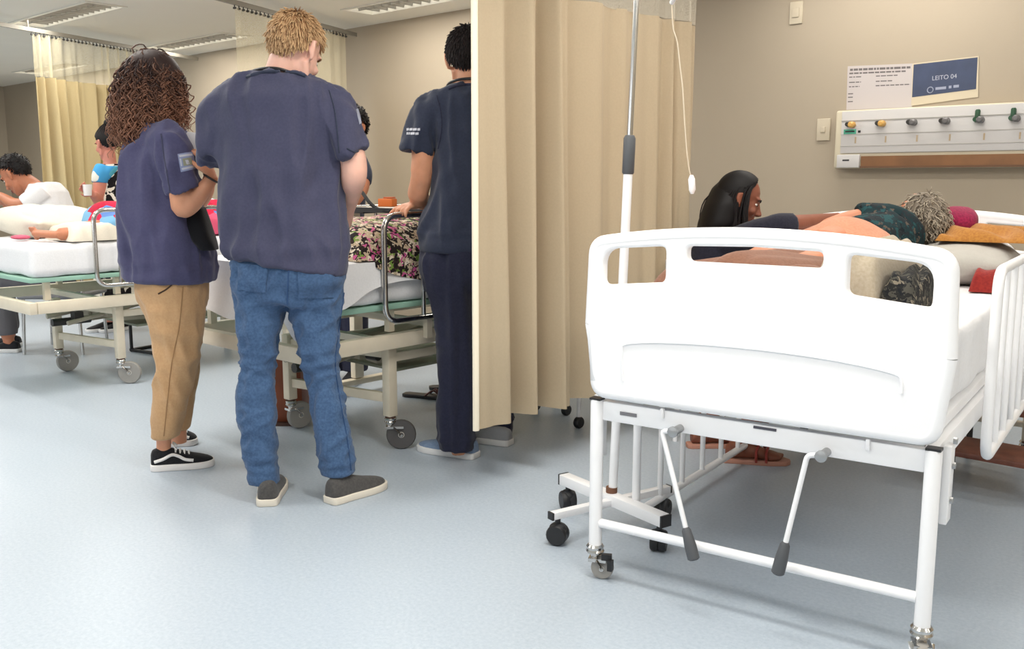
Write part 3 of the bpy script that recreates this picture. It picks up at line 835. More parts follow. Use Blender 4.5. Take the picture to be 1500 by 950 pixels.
lump('garment', 'small bright red garment tucked between grey hair and magenta garment', 'clothing', bedpt(.085, 1.78, .935), (.05, .06, .05), cloth_mat('bright_red_cloth', srgb(186, 46, 52)), 6, .012)
lump('cushion', 'white cushion propped behind the clothes against the headboard', 'cushion', bedpt(.12, 1.83, .775), (.24, .07, .085), SHEET, 9, .008, BTH)

# ------------------------------------------------------------------ drip stand
IVB = Vector((-1.772, 2.462, 0))
iv = thing('drip_stand', 'white wheeled drip stand with chrome upper pole beside the curtain', 'drip stand', IVB)
arms = [(room(ground(832, 745)), room(ground(965, 806)), .028), (room(ground(817, 796)), room(ground(970, 757)), .018)]
for a, b, w in arms:
    a2, b2 = a - IVB, b - IVB; d = b2 - a2; z = .105 if w > .02 else .122
    if w < .02: z = .098
    m_ = MB().box(((a2.x + b2.x) / 2, (a2.y + b2.y) / 2, z), (d.length + .05, w * 1.5, w * 1.3), math.atan2(d.y, d.x))
    arm = obj('base_arm', m_, WHITE, iv, bevel=.002)
    for e in (a2, b2):
        dd = d.normalized() * (1 if e is b2 else -1)
        obj('end_cap', MB().box((e.x + dd.x * .027, e.y + dd.y * .027, z), (.006, w * 1.55, w * 1.35), math.atan2(d.y, d.x)), BLACKP, arm)
        c = MB()
        c.lathe([(0, 0), (.031, 0), (.034, .008), (.034, .018), (.03, .024), (0, .024)], (0, 0, 0), 'X', 18)
        c.lathe([(0, -.026), (.03, -.026), (.034, -.02), (.034, -.01), (.031, -.002), (0, -.002)], (0, 0, 0), 'X', 18)
        yw_ = rnd.uniform(0, 3); M = Matrix.Translation((e.x, e.y, .034)) @ Matrix.Rotation(yw_, 4, 'Z')
        c.v = [tuple(M @ Vector(v_)) for v_ in c.v]
        c.cyl((e.x, e.y, .055), (e.x, e.y, z - w * .6), .009, 8); c.ell((e.x, e.y, .05), (.03, .026, .022))
        obj('caster', c, BLACKP, iv)
LEAN = Vector((.028, .012, 0))
pt_ = lambda z: LEAN * z + Vector((0, 0, z))
obj('pole_collar', MB().cyl((0, 0, .118), (.0, 0, .142), .019, 14), mat('rust_brown_collar', srgb(112, 74, 52), .6), iv)
obj('lower_pole', MB().tube([pt_(.13), pt_(1.20)], .0145, 14), WHITE, iv)
obj('clamp', MB().tube([pt_(1.165), pt_(1.17), pt_(1.275), pt_(1.285)], [.016, .019, .019, .014], 14), GREYP, iv)
obj('upper_pole', MB().tube([pt_(1.27), pt_(2.02)], .0095, 12), CHROME, iv)
tp = pt_(2.02)
hk_ = Vector((.22, .10, 0)).normalized()
for s_ in (-1, 1):
    obj('hook', MB().tube(path_smooth([tp, tp + hk_ * .09 * s_ + Vector((0, 0, .012)), tp + hk_ * .15 * s_, tp + hk_ * .17 * s_ + Vector((0, 0, .05))], 6), .004, 8), CHROME, iv)
# the bag hangs above the frame; its line runs down past the curtain
bagp = room(at(985, -66, 3.08)); 
hx = IVB + tp + hk_ * .15
BAGM = mat('clear_bag', srgb(226, 228, 230), .15); BAGM.node_tree.nodes['Principled BSDF'].inputs['Transmission Weight'].default_value = .7
LINEM = mat('clear_line', srgb(214, 200, 178), .25)
bt = Vector((hx.x, hx.y, 1.985))
bag = thing('drip_bag', 'clear drip bag on the stand with its thin line and white drip chamber', 'drip bag', bt)
obj('bag', MB().rings([[Vector((w * math.cos(q), .022 * k * math.sin(q), z)) for q in (2 * PI * j / 18 for j in range(18))] for w, k, z in
    ((.01, .2, .022), (.05, .4, .0), (.058, .9, -.04), (.06, 1.2, -.12), (.05, .8, -.19), (.012, .4, -.215))]), BAGM, bag)
rel = lambda v_: v_ - bt
c0 = room(at(984, 4, 3.10)); c1 = room(at(1014, 268, 3.10))
obj('spike_chamber', MB().cyl(Vector((0, 0, -.212)), rel(c0), .008, 10), PLASTIC, bag)
ln = path_smooth([rel(room(at(x, y, 3.10))) for x, y in ((984, 6), (986, 40), (992, 62), (996, 95), (1000, 130), (1003, 180), (1006, 220), (1010, 250), (1014, 262))], 6)
obj('line', MB().tube(ln, .0021, 6), LINEM, bag)
obj('drip_chamber', MB().tube([rel(room(at(1013, 256, 3.10))), rel(room(at(1013, 262, 3.10))), rel(room(at(1014, 278, 3.10))), rel(room(at(1014, 284, 3.10)))], [.005, .011, .011, .005], 12), PLASTIC, bag)

# white table with tube legs behind the curtain
sb = room(ground(840, 622)); sb.z = 0
tb = thing('bedside_table', 'small white table on black casters behind the central curtain', 'table', sb, 0.0)
for x, y in ((.055, -.03), (-.14, .12), (.12, .28), (-.32, .10)):
    obj('leg', MB().tube(round_path([(x - .03 * (1 if x > 0 else -1), y, .62), (x, y, .35), (x, y, .055)], .08, 5), .0105, 10), WHITE, tb)
    m_ = MB().lathe([(0, -.014), (.024, -.014), (.028, -.008), (.028, .008), (.024, .014), (0, .014)], (x, y, .028), 'X', 16).cyl((x, y, .03), (x, y, .062), .008, 8)
    obj('caster', m_, BLACKP, tb)
obj('table_top', MB().rbox((-.07, .12, .635), (.44, .42, .03), .008), WHITE, tb)

# brown step stool under the far side of the white bed
sp_ = room(at(1440, 686, 3.32)); sp_.z = 0
WOODB = mat('red_brown_wood', srgb(112, 66, 50), .45, var=.18, vscale=20)
stl = thing('step_stool', 'two step stool with red brown treads under the white bed\'s right side', 'step stool', sp_, 0.0)
for y, z in ((.12, .145), (.40, .265)): obj('tread', MB().box((0, y, z), (.42, .24, .022)), WOODB, stl, bevel=.004)
for s_ in (-1, 1):
    for y, h in ((.03, .135), (.28, .255), (.49, .255)): obj('leg', MB().cyl((s_ * .19, y, 0), (s_ * .19, y, h), .012, 10), DARKMETAL, stl)
    obj('side_bar', MB().cyl((s_ * .19, .03, .06), (s_ * .19, .49, .06), .009, 8), DARKMETAL, stl)
#@@PART3
# ------------------------------------------------------------------ cream ward beds at left
def ward_bed(name, label, s_right, n_foot, width=.9, length=1.98, full=True):
    t = thing(name, label, 'bed', (s_right - width / 2, n_foot, 0), 0.0)
    w = width / 2
    for s_ in (-1, 1): obj('frame_beam', MB().box((s_ * (w - .02), length / 2, .482), (.04, length - .085, .062)), CREAM, t, bevel=.004)
    for v in (.021, length - .021): obj('frame_beam', MB().box((0, v, .482), (width, .04, .062)), CREAM, t, bevel=.004)
    for v in (.45, .95, 1.45): obj('cross_member', MB().box((0, v, .475), (width - .085, .035, .03)), CREAM, t, smooth=False)
    LV = {-1: .40, 1: .50}
    UX = {-1: w - .66, 1: w - .075}
    legs = {}
    for k, dv in ((0, 0), (1, 1.12)):
        for s_ in (-1, 1):
            x, y = UX[s_], LV[s_] + dv
            obj('leg', MB().box((x, y, .298), (.046, .046, .304)), CREAM, t, bevel=.004)
            obj('leg_foot', MB().lathe([(0, .125), (.020, .125), (.024, .135), (.022, .147), (0, .147)], (x, y, 0)), mat('rusty_metal', srgb(86, 60, 50), .6, metal=.4), t)
            caster(t, x, y, .128, .064, (.85 if s_ > 0 else 1.5) + .9 * k, width=.03, trail=.045, tm_=TYRED if s_ > 0 and full else TYRE)
        a, b = Vector((UX[-1], LV[-1] + dv, .225)), Vector((UX[1], LV[1] + dv, .225))
        d = b - a
        obj('crossbar', MB().box((a + b) / 2, (d.length - .046, .026, .040), math.atan2(d.y, d.x)), CREAM, t, bevel=.003)
        obj('crossbar', MB().box((a + b) / 2 + Vector((0, 0, .19)), (d.length - .046, .026, .034), math.atan2(d.y, d.x)), CREAM, t, bevel=.003)
    for s_ in (-1, 1):
        obj('chassis_bar', MB().box((UX[s_], LV[s_] + .56, .40), (.03, 1.12 - .046, .038)), CREAM, t, bevel=.003)
    # lifting gear under the frame
    lg = MB().tube([(-.1, .30, .36), (-.08, .9, .44)], .016, 8).tube([(.06, .35, .33), (.02, 1.05, .44)], .014, 8)
    lg.box((-.02, .62, .37), (.22, .10, .05)).box((-.16, .62, .35), (.05, .16, .09), .3).box((.10, .8, .33), (.10, .3, .02), -.2)
    obj('lift_mechanism', lg, mat('mechanism_cream', srgb(178, 170, 152), .5), t)
    obj('mechanism_joint', MB().cyl((-.2, .62, .36), (.16, .62, .36), .02, 10).box((.03, .42, .36), (.06, .05, .06)).cyl((-.03, .3, .33), (-.03, .52, .33), .022, 10), DARKMETAL, t)
    obj('tray_plate', MB().box((-.02, 1.0, .29), (.42, .6, .012)), mat('tray_greenish', srgb(150, 156, 136), .5), t)
    for v in (.12, .5, 1.0, 1.5, 1.88):
        for s_ in (-1, 1): obj('deck_post', MB().box((s_ * (w - .07), v, .564), (.03, .03, .10)), CREAM, t, smooth=False)
    obj('deck', MB().box((0, length / 2, .626), (width - .04, length - .04, .024)), GREENSH, t, bevel=.004)
    mattress(t, SHEET, -w + .01, w - .01, .03, length - .04, .642, .815, int(abs(s_right) * 10), .005)
    return t
def chrome_rail(t, u, v0, v1, z0, z1, bars, m_=None):
    m_ = m_ or CHROME
    o = obj('side_rail', MB().tube(round_path([(u, v0, z0), (u, v1, z0), (u, v1, z1), (u, v0, z1)], .07, 6, closed=True), .0125, 12, closed=True), m_, t)
    for v in bars: obj('rail_bar', MB().cyl((u, v, z0), (u, v, z1), .010, 10), m_, o)
    for v in (v0 + .25, v1 - .2): obj('rail_bracket', MB().box((u - .02 * (1 if u > 0 else -1), v, .52), (.025, .03, .08)), CREAM, t, smooth=False)
    return o
bed1 = ward_bed('ward_bed', 'cream ward bed at far left with cream pillow and colourful blanket', -5.10, 1.93, full=False)
chrome_rail(bed1, .468, .355, 1.14, .575, .985, [.487, .72, .93])
bed2 = ward_bed('ward_bed', 'cream ward bed behind the blond man with a floral blanket on it', -2.955, 2.085, length=2.0)
chrome_rail(bed2, .486, .39, 1.30, .575, 1.005, [.60, .83, 1.06])
chrome_rail(bed2, -.468, .9, 1.65, .60, 1.005, [1.15, 1.4])
b2 = lambda u, v, z: Vector((-2.955 - .45 + u, 2.085 + v, z))
b1 = lambda u, v, z: Vector((-5.10 - .45 + u, 1.93 + v, z))
# white sheet hanging over the foot end and side of the middle bed
def hang(name, label, cat, base, pts_top, drop, m_, seed, amp=.012, th=.006, nz=16, n=90):
    pp = path_smooth([(x, y, 0) for x, y in pts_top], 12); m = len(pp); mb_ = MB(); rr = random.Random(seed); ph = rr.uniform(0, 6)
    rows = []
    for side in (0, 1):
        for j in range(nz + 1):
            u = j / nz
            for i, p in enumerate(pp):
                d = (pp[min(i + 1, m - 1)] - pp[max(i - 1, 0)]).normalized(); nn = Vector((d.y, -d.x, 0)); t_ = i / (m - 1)
                dr = drop(t_)
                o = amp * u * (math.sin(14 * t_ + ph + 2 * u) + .6 * math.sin(31 * t_ + 2 * ph)) + amp * 1.6 * u
                q = p + nn * (o + (th if side else 0))
                mb_.v.append((q.x, q.y, .02 - dr * u))
    k = (nz + 1) * m
    for side in (0, 1):
        for j in range(nz):
            for i in range(m - 1):
                f = (side * k + j * m + i, side * k + j * m + i + 1, side * k + (j + 1) * m + i + 1, side * k + (j + 1) * m + i)
                mb_.f.append(f if side else f[::-1])
    rim = [i for i in range(m)] + [j * m + m - 1 for j in range(1, nz + 1)] + [nz * m + i for i in range(m - 2, -1, -1)] + [j * m for j in range(nz - 1, 0, -1)]
    mb_.f += [(rim[i], rim[(i + 1) % len(rim)], k + rim[(i + 1) % len(rim)], k + rim[i]) for i in range(len(rim))]
    o = obj(name, mb_, m_, None, base, 0, angle=60); return tag(o, label, cat)
hang('sheet', 'white sheet hanging over the foot and side of the middle bed', 'sheet', b2(0, 0, .80),
     [(-.462, 1.2), (-.464, .3), (-.462, .07), (-.40, .002), (0, -.004), (.38, .0), (.452, .05), (.456, .35), (.455, .9)],
     lambda t_: .20 + .085 * math.exp(-((t_ - .70) / .05) ** 2) + .02 * math.sin(17 * t_) - .10 * max(0, min(1, (t_ - .74) / .12)) + .02 * math.sin(40 * t_), SHEET, 5)
FLORAL = print_mat('floral_leopard_print', [(0, srgb(38, 30, 30)), (.34, srgb(196, 176, 150)), (.6, srgb(226, 214, 196)), (.74, srgb(60, 44, 40)), (.84, srgb(206, 96, 150)), (.93, srgb(120, 150, 70))], 62)
drape('floral_blanket', 'leopard and pink flower print blanket heaped on the middle bed', 'blanket',
      lambda a, b: .09 + .06 * g(a, .5, .35) + .025 * fold(a, b, 7, 6), -.36, .435, .30, 1.35, FLORAL, b2, 0, zb=.822)
# overhanging corner of the floral blanket
hang('floral_blanket', 'corner of the floral blanket hanging over the right side of the middle bed', 'blanket', b2(0, 0, .83),
     [(.462, .36), (.464, .6), (.464, 1.1), (.464, 1.32)], lambda t_: .05 + .13 * min(1, t_ * 1.6), FLORAL, 6, .003)
pillow('pillow', 'white pillow at the head of the middle bed', b2(0, 1.70, .82), (.6, .36, .13), 0, SHEET, 0, 8)
pillow('pillow', 'large rumpled cream pillow on the far left bed', b1(-.19, .40, .822), (.64, .52, .17), .05, cloth_mat('cream_pillowcase', srgb(226, 218, 202)), 0, 12, .014)
COLOURS = print_mat('colourful_print', [(0, srgb(206, 40, 72)), (.3, srgb(120, 170, 206)), (.52, srgb(180, 32, 60)), (.7, srgb(222, 170, 60)), (.78, srgb(96, 130, 190)), (.9, srgb(214, 90, 120))], 11)
drape('colourful_blanket', 'red, blue and yellow printed blanket heaped on the far left bed behind the chrome rail', 'blanket',
      lambda a, b: .10 + .07 * g(a, .5, .4) + .03 * fold(a, b, 6, 5), -.10, .425, .42, 1.5, COLOURS, b1, 0, zb=.822)
pillow('pillow', 'white pillow at the head of the far left bed', b1(0, 1.68, .82), (.6, .36, .13), 0, SHEET, 0, 18)
# overbed table, small orange box, black cable on the middle bed
ob_ = b2(-.05, 1.02, 0)
ot = thing('overbed_table', 'overbed table with a dark edged top across the middle bed', 'table', Vector((ob_.x - .52, ob_.y + .06, 0)))
obj('table_top', MB().rbox((.42, 0, 1.0), (.70, .34, .02), .006), mat('table_top_grey', srgb(176, 170, 160), .5), ot)
obj('edge_band', MB().box((.42, -.173, 1.0), (.70, .006, .024)), BLACKP, ot, smooth=False)
obj('post', MB().box((0.0, 0, .54), (.04, .06, .9)), CREAM, ot, bevel=.004)
obj('top_bracket', MB().box((.06, 0, .982), (.14, .08, .016)), DARKMETAL, ot, smooth=False)
obj('base', MB().box((0.0, 0, .07), (.05, .5, .03)), CREAM, ot, bevel=.004)
for s_ in (-1, 1): obj('caster', MB().lathe([(0, -.012), (.024, -.012), (.028, 0), (.024, .012), (0, .012)], (0, s_ * .22, .028), 'X', 14).cyl((0, s_ * .22, .03), (0, s_ * .22, .06), .008, 8), BLACKP, ot)
bx = Vector((-3.74, 3.20, 1.0105))
ox = thing('orange_box', 'small orange box on the overbed table beside the dark-haired man\'s hand', 'box', bx, .3)
obj('carton', MB().box((0, 0, .02), (.085, .05, .04)), mat('orange_card', srgb(204, 104, 34), .55), ox, bevel=.003)
obj('flap', MB().box((0.012, 0, .045), (.05, .04, .008)), mat('orange_card_dark', srgb(176, 80, 24), .55), ox, bevel=.002)
# under the beds
wb = room(ground(409, 624)); wb.z = 0
bn = thing('waste_bin', 'brown tapered bin under the middle bed, seen between the blond man\'s legs', 'bin', wb, YAW)
BRB = mat('brown_bin', srgb(142, 76, 48), .55, var=.1, vscale=6)
obj('body', MB().rings([[Vector((x * k + .0, y * k + .10, z)) for x, y in ((-.13, -.1), (.13, -.1), (.13, .1), (-.13, .1))] for z, k in ((.0, .70), (.06, .85), (.34, .78), (.36, .78), (.36, .72), (.08, .72))]), BRB, bn, bevel=.004)
obj('shadow_strip', MB().box((0, .10, .008), (.24, .2, .016)), mat('shadow_brown', srgb(70, 44, 34), .6), bn, smooth=False)  # dark slab paints the shadow on the floor under the bin
def slipper(label, loc, rz, m1, m2, group=None):
    t = thing('slipper', label, 'slipper', loc, rz, group)
    oz = [(-.13, .02), (-.11, .034), (-.03, .03), (.05, .042), (.10, .04), (.125, .018), (.125, -.012), (.10, -.038), (.05, -.042), (-.03, -.032), (-.11, -.034), (-.13, -.02)]
    obj('sole', MB().prism(oz, 0, .018), m1, t, bevel=.003)
    st_ = MB()
    for s_ in (-1, 1): st_.tube(path_smooth([(.075, 0, .018), (.05, s_ * .02, .045), (.01, s_ * .038, .018)], 5), .009, 8, flat=.5)
    obj('strap', st_, m2, t)
    return t
sl = room(ground(624, 582)); sl.z = 0
slipper('dark slipper with a reddish strap under the middle bed beside the dark trousers', sl, .4, BLACKP, mat('wine_strap', srgb(96, 48, 48), .5))
sl2 = room(ground(640, 574)); sl2.z = 0
slipper('second dark slipper under the middle bed, nearly hidden behind the dark trousers', sl2 + Vector((.0, .12, 0)), .9, BLACKP, BLACKP)
ss = room(ground(205, 516)); ss.z = 0
bs = thing('step_stool', 'low black tube frame step stool under the far left bed', 'step stool', ss + Vector((.02, .12, 0)), .15)
for s_ in (-1, 1):
    obj('leg_frame', MB().tube(round_path([(s_ * .12, -.12, .012), (s_ * .12, -.12, .2), (s_ * .12, .14, .2), (s_ * .12, .14, .012)], .03, 4), .011, 8), BLACKP, bs)
    obj('foot_bar', MB().cyl((s_ * .12, -.13, .012), (s_ * .12, .15, .012), .012, 8), BLACKP, bs)
obj('cross_rod', MB().cyl((-.12, -.12, .012), (.12, -.12, .012), .011, 8), BLACKP, bs)
obj('tread', MB().rbox((0, .01, .222), (.30, .28, .02), .006), BLACKP, bs)
#@@PART4
# ------------------------------------------------------------------ people
from mathutils.bvhtree import BVHTree
class Person:
    def __init__(s, label, base, name='person', cat='person'):
        s.B = Vector((base[0], base[1], 0)); s.root = thing(name, label, cat, room(s.B), YAW)
        s.body = MB()
    def pt(s, x, y, d): return at(x, y, d) - s.B
    def row(s, xl, yl, xr, yr, d, hd, e=2.3, n=30, dr=None):
        a, b = s.pt(xl, yl, d), s.pt(xr, yr, d if dr is None else dr); c = (a + b) / 2; h = (b - a) / 2
        dy = Vector((-h.y, h.x, 0)).normalized() * hd; R = []
        for j in range(n):
            q = 2 * PI * j / n; f = lambda t: math.copysign(abs(t) ** (2 / e), t)
            R.append(c + h * f(math.cos(q)) + dy * f(math.sin(q)))
        return R
    def rows(s, mb, L, e=2.3, k=1.0, kd=None):
        """L: (xl, xr, y, depth, half depth) or (xl, yl, xr, yr, depth, half depth)"""
        R = []
        for q in L:
            if len(q) == 5: q = (q[0], q[2], q[1], q[2], q[3], q[4])
            xl, yl, xr, yr, d, hd = q; m = (xl + xr) / 2; w = (xr - xl) / 2 * k
            R.append(s.row(m - w, yl, m + w, yr, d, hd * (kd or k), e))
        if R[0][0].z > R[-1][0].z: pass
        mb.rings(R); return mb
    def limb(s, mb, L, n=5, seg=16, flat=None, k=1.0):
        P = [s.pt(x, y, d) for x, y, d, r in L]; pp = path_smooth(P, n)
        rs = []
        for i in range(len(L) - 1):
            for j in range(n): t = j / n; rs.append((L[i][3] * (1 - t) + L[i + 1][3] * t) * k)
        rs.append(L[-1][3] * k)
        mb.tube(pp, rs, seg, flat=flat); return mb

def head_matrix(yaw, pitch, roll=0.0):
    return Matrix.Rotation(-yaw, 3, 'Z') @ Matrix.Rotation(-pitch, 3, 'X') @ Matrix.Rotation(roll, 3, 'Y')
def head(mb, c, M, k=1.0):
    T = lambda p: c + M @ (Vector(p) * k)
    def E(p, r): mb.ell(T(p), tuple(q * k for q in r), M)
    E((0, -.012, .035), (.076, .097, .092)); E((0, .030, -.02), (.064, .062, .085)); E((0, .035, -.062), (.050, .048, .055))
    E((0, .068, -.100), (.024, .020, .020)); E((0, .080, .030), (.052, .014, .010))
    for s_ in (-1, 1):
        E((s_ * .038, .068, -.030), (.022, .020, .020))
        mb.tube([T((s_ * .052, .005, -.035)), T((s_ * .050, .03, -.075)), T((s_ * .02, .07, -.105))], [.016 * k, .016 * k, .014 * k], 8)
        mb.tube([T((s_ * .074, .008, -.032)), T((s_ * .082, -.002, -.018)), T((s_ * .088, -.016, .006)), T((s_ * .088, -.018, .022)), T((s_ * .082, -.006, .03)), T((s_ * .076, .006, .018))],
                [.009 * k, .009 * k, .0095 * k, .009 * k, .009 * k, .008 * k], 8)
        E((s_ * .080, -.006, .0), (.006, .016, .026))
        E((s_ * .011, .099, -.037), (.008, .010, .007))
    mb.tube([T((0, .086, .018)), T((0, .098, -.012)), T((0, .112, -.034)), T((0, .098, -.044))], [.008 * k, .009 * k, .0125 * k, .008 * k], 8)
    E((0, .084, -.062), (.026, .012, .008)); E((0, .082, -.075), (.022, .012, .009))
def face_parts(P, c, M, k=1.0, lips=True, brows=HAIRK):
    T = lambda p: c + M @ (Vector(p) * k)
    for s_ in (-1, 1):
        e = obj('eye', MB().ell(T((s_ * .031, .0725, .004)), (.0120 * k, .0120 * k, .0065 * k), M, 12, 8), EYEW, P.root)
        obj('iris', MB().ell(T((s_ * .031, .0828, .003)), (.0068 * k, .003 * k, .0062 * k), M, 10, 6), EYED, e)
        obj('eyebrow', MB().tube([T((s_ * .014, .094, .022)), T((s_ * .032, .092, .029)), T((s_ * .052, .078, .022))], [.003 * k, .0038 * k, .002 * k], 6), brows, P.root)
    if lips:
        obj('mouth', MB().tube(path_smooth([T((-.024, .084, -.067)), T((-.010, .0955, -.064)), T((0, .0965, -.0655)), T((.010, .0955, -.064)), T((.024, .084, -.067))], 3), .0042 * k, 6)
            .tube(path_smooth([T((-.020, .084, -.071)), T((0, .0965, -.0735)), T((.020, .084, -.071))], 4), .005 * k, 6), LIP, P.root)
def hand(mb, w, d, nrm, side=1, k=1.0, curl=0.5, spread=0.12, thumb=0.5, curls=None):
    d = Vector(d).normalized(); nrm = Vector(nrm); nrm = (nrm - d * nrm.dot(d)).normalized(); lat = d.cross(nrm) * side
    w = Vector(w)
    def ring(c, a, b): return [c + lat * (a * math.cos(q)) + nrm * (b * math.sin(q)) for q in (2 * PI * j / 14 for j in range(14))]
    mb.rings([ring(w - d * .02 * k, .025 * k, .019 * k), ring(w + d * .01 * k, .029 * k, .018 * k), ring(w + d * .045 * k, .038 * k, .016 * k), ring(w + d * .08 * k, .041 * k, .0135 * k), ring(w + d * .092 * k, .036 * k, .009 * k)])
    tips = []
    for i, (o, l) in enumerate(((.031, .072), (.0105, .082), (-.0105, .077), (-.030, .060))):
        b = w + d * (.082 * k) + lat * (o * k); a = spread * (1.5 - i) / 1.5
        dd = (d * math.cos(a) + lat * math.sin(a)).normalized(); P = [b - dd * .015 * k, b]; ang = 0
        cc = curls[i] if curls else curl
        for f, q in ((.44, .8), (.31, 1.0), (.25, .8)):
            ang += cc * q
            P.append(P[-1] + (dd * math.cos(ang) + nrm * math.sin(ang)) * (l * f * k))
        mb.tube(P, [.0095 * k, .0095 * k, .0088 * k, .0080 * k, .0062 * k], 8); tips.append(P[-1])
    b = w + d * .022 * k + lat * .026 * k
    t1 = b + (lat * .7 + d * .6 + nrm * .25 * thumb).normalized() * .036 * k
    t2 = t1 + (lat * (.45 - .4 * thumb) + d * .8 + nrm * .5 * thumb).normalized() * .030 * k
    t3 = t2 + (lat * (.2 - .5 * thumb) + d * .85 + nrm * .7 * thumb).normalized() * .024 * k
    mb.tube([b - lat * .012 * k, b, t1, t2, t3], [.013 * k, .0135 * k, .0112 * k, .0098 * k, .0070 * k], 8)
    return tips
def strands(name, roots, dirs, length, r0, m_, parent, nseg=6, sides=4, droop=0.0, curl=None, seed=1, tipk=.3, stiff=None):
    rs = np.random.RandomState(seed); n = len(roots)
    roots = np.array(roots, float); D = np.array(dirs, float); D /= np.linalg.norm(D, axis=1, keepdims=True)
    L = np.broadcast_to(np.array(length, float), (n,))[:, None]
    pos = roots.copy(); path = [pos.copy()]
    dr_ = np.broadcast_to(np.array(droop, float), (n,))[:, None]
    for i in range(nseg):
        D = D + dr_ * np.array([[0, 0, -1.0]]); D /= np.linalg.norm(D, axis=1, keepdims=True)
        pos = pos + D * L / nseg; path.append(pos.copy())
    path = np.array(path)                                   # seg+1, n, 3
    if curl:
        amp, turns = curl; ph = rs.uniform(0, 6.28, n); tn = turns * rs.uniform(.75, 1.25, n); am = amp * rs.uniform(.6, 1.3, n)
        sg = rs.choice([-1, 1], n)
        for i in range(nseg + 1):
            t = i / nseg; a = am * min(1, t * 4)
            path[i, :, 0] += a * np.cos(2 * PI * tn * t * sg + ph); path[i, :, 1] += a * np.sin(2 * PI * tn * t * sg + ph)
            path[i, :, 2] += a * .3 * np.sin(4 * PI * tn * t + ph)
    tang = np.gradient(path, axis=0); tang /= np.linalg.norm(tang, axis=2, keepdims=True) + 1e-9
    ref = rs.normal(size=(n, 3)); A = np.cross(tang, ref[None]); A /= np.linalg.norm(A, axis=2, keepdims=True) + 1e-9
    Bv = np.cross(tang, A)
    rad = np.array([r0 * (1 - (1 - tipk) * (i / nseg) ** 1.5) for i in range(nseg + 1)])
    V = np.empty((nseg + 1, sides, n, 3))
    for j in range(sides):
        q = 2 * PI * j / sides
        V[:, j] = path + (A * math.cos(q) + Bv * math.sin(q)) * rad[:, None, None]
    V = V.transpose(2, 0, 1, 3).reshape(-1, 3)
    F = []
    idx = np.arange(n)[:, None, None] * (nseg + 1) * sides
    i_, j_ = np.meshgrid(np.arange(nseg), np.arange(sides), indexing='ij')
    quad = np.stack([i_ * sides + j_, i_ * sides + (j_ + 1) % sides, (i_ + 1) * sides + (j_ + 1) % sides, (i_ + 1) * sides + j_], -1).reshape(-1, 4)
    F = (idx.reshape(-1, 1, 1) + quad[None]).reshape(-1, 4)
    me = bpy.data.meshes.new(name); me.from_pydata(V, [], F.tolist())
    al = me.attributes.new('along', 'FLOAT', 'POINT'); al.data.foreach_set('value', np.tile(np.repeat(np.arange(nseg + 1) / nseg, sides), n))
    lk_ = me.attributes.new('lock', 'FLOAT', 'POINT'); lk_.data.foreach_set('value', np.repeat(rs.uniform(-.6, .6, n), (nseg + 1) * sides))
    return link(name, me, m_, parent, smooth=True, angle=None)
def scalp(n, c, M, region, rad=(.079, .100, .096), off=(0, -.012, .035), seed=3, k=1.0):
    rs = np.random.RandomState(seed); R, N = [], []
    while len(R) < n:
        v = rs.normal(size=3); v /= np.linalg.norm(v)
        p = Vector((v[0] * rad[0] + off[0], v[1] * rad[1] + off[1], v[2] * rad[2] + off[2]))
        if not region(p): continue
        R.append(c + M @ (p * k)); N.append(M @ Vector((v[0] / rad[0], v[1] / rad[1], v[2] / rad[2])).normalized())
    return R, N
def hair_cap(P, name, c, M, region, m_, k=1.0, grow=1.06, rad=(.079, .100, .096), off=(0, -.012, .035), seed=2, amp=.003):
    mb = MB(); n1, n2 = 40, 26; vs = {}; 
    for i in range(n2 + 1):
        th = PI * i / n2
        for j in range(n1):
            f = 2 * PI * j / n1
            p = Vector((rad[0] * math.sin(th) * math.cos(f) + off[0], rad[1] * math.sin(th) * math.sin(f) + off[1], rad[2] * math.cos(th) + off[2]))
            vs[i, j] = p
    ok = lambda p: region(p)
    V, F, ids = [], [], {}
    for i in range(n2):
        for j in range(n1):
            q = [(i, j), (i, (j + 1) % n1), (i + 1, (j + 1) % n1), (i + 1, j)]
            if all(ok(vs[a]) for a in q):
                f = []
                for a in q:
                    if a not in ids: ids[a] = len(V); V.append(c + M @ ((vs[a] - Vector(off)) * grow + Vector(off)) * k if False else c + M @ (((vs[a] - Vector(off)) * grow + Vector(off)) * k))
                    f.append(ids[a])
                F.append(f)
    return MB().add(V, F)
def cloth_post(amp, kx, kz, seed, bands=(), lo=None):
    """folds: broad drape with sharper creases, and horizontal bunching in the given height bands"""
    def post(P, N):
        S_ = P * np.array([kx, kx, kz])
        k = amp * (snoise(S_, 1.0, seed) + .9 * (1 - 2 * np.abs(snoise(S_ * 1.7, 1.0, seed + 1))) )
        k += amp * .3 * snoise(P, 70, seed + 2)
        for zc, zw, a, wl in bands:
            w = np.exp(-((P[:, 2] - zc) / zw) ** 2)
            ph = P[:, 2] * 2 * PI / wl + 2.2 * snoise(P, 9, seed + 3) + 7 * P[:, 0] * snoise(P, 4, seed + 4)
            k += a * w * (1 - 1.6 * np.abs(np.sin(ph / 2)))
        z0 = P[:, 2].min()
        k *= np.clip((P[:, 2] - z0) / .09, .2, 1)
        return P + N * k[:, None]
    return post
def bvh_of(o):
    me = o.data; return BVHTree.FromPolygons([v.co.copy() for v in me.vertices], [tuple(p.vertices) for p in me.polygons])
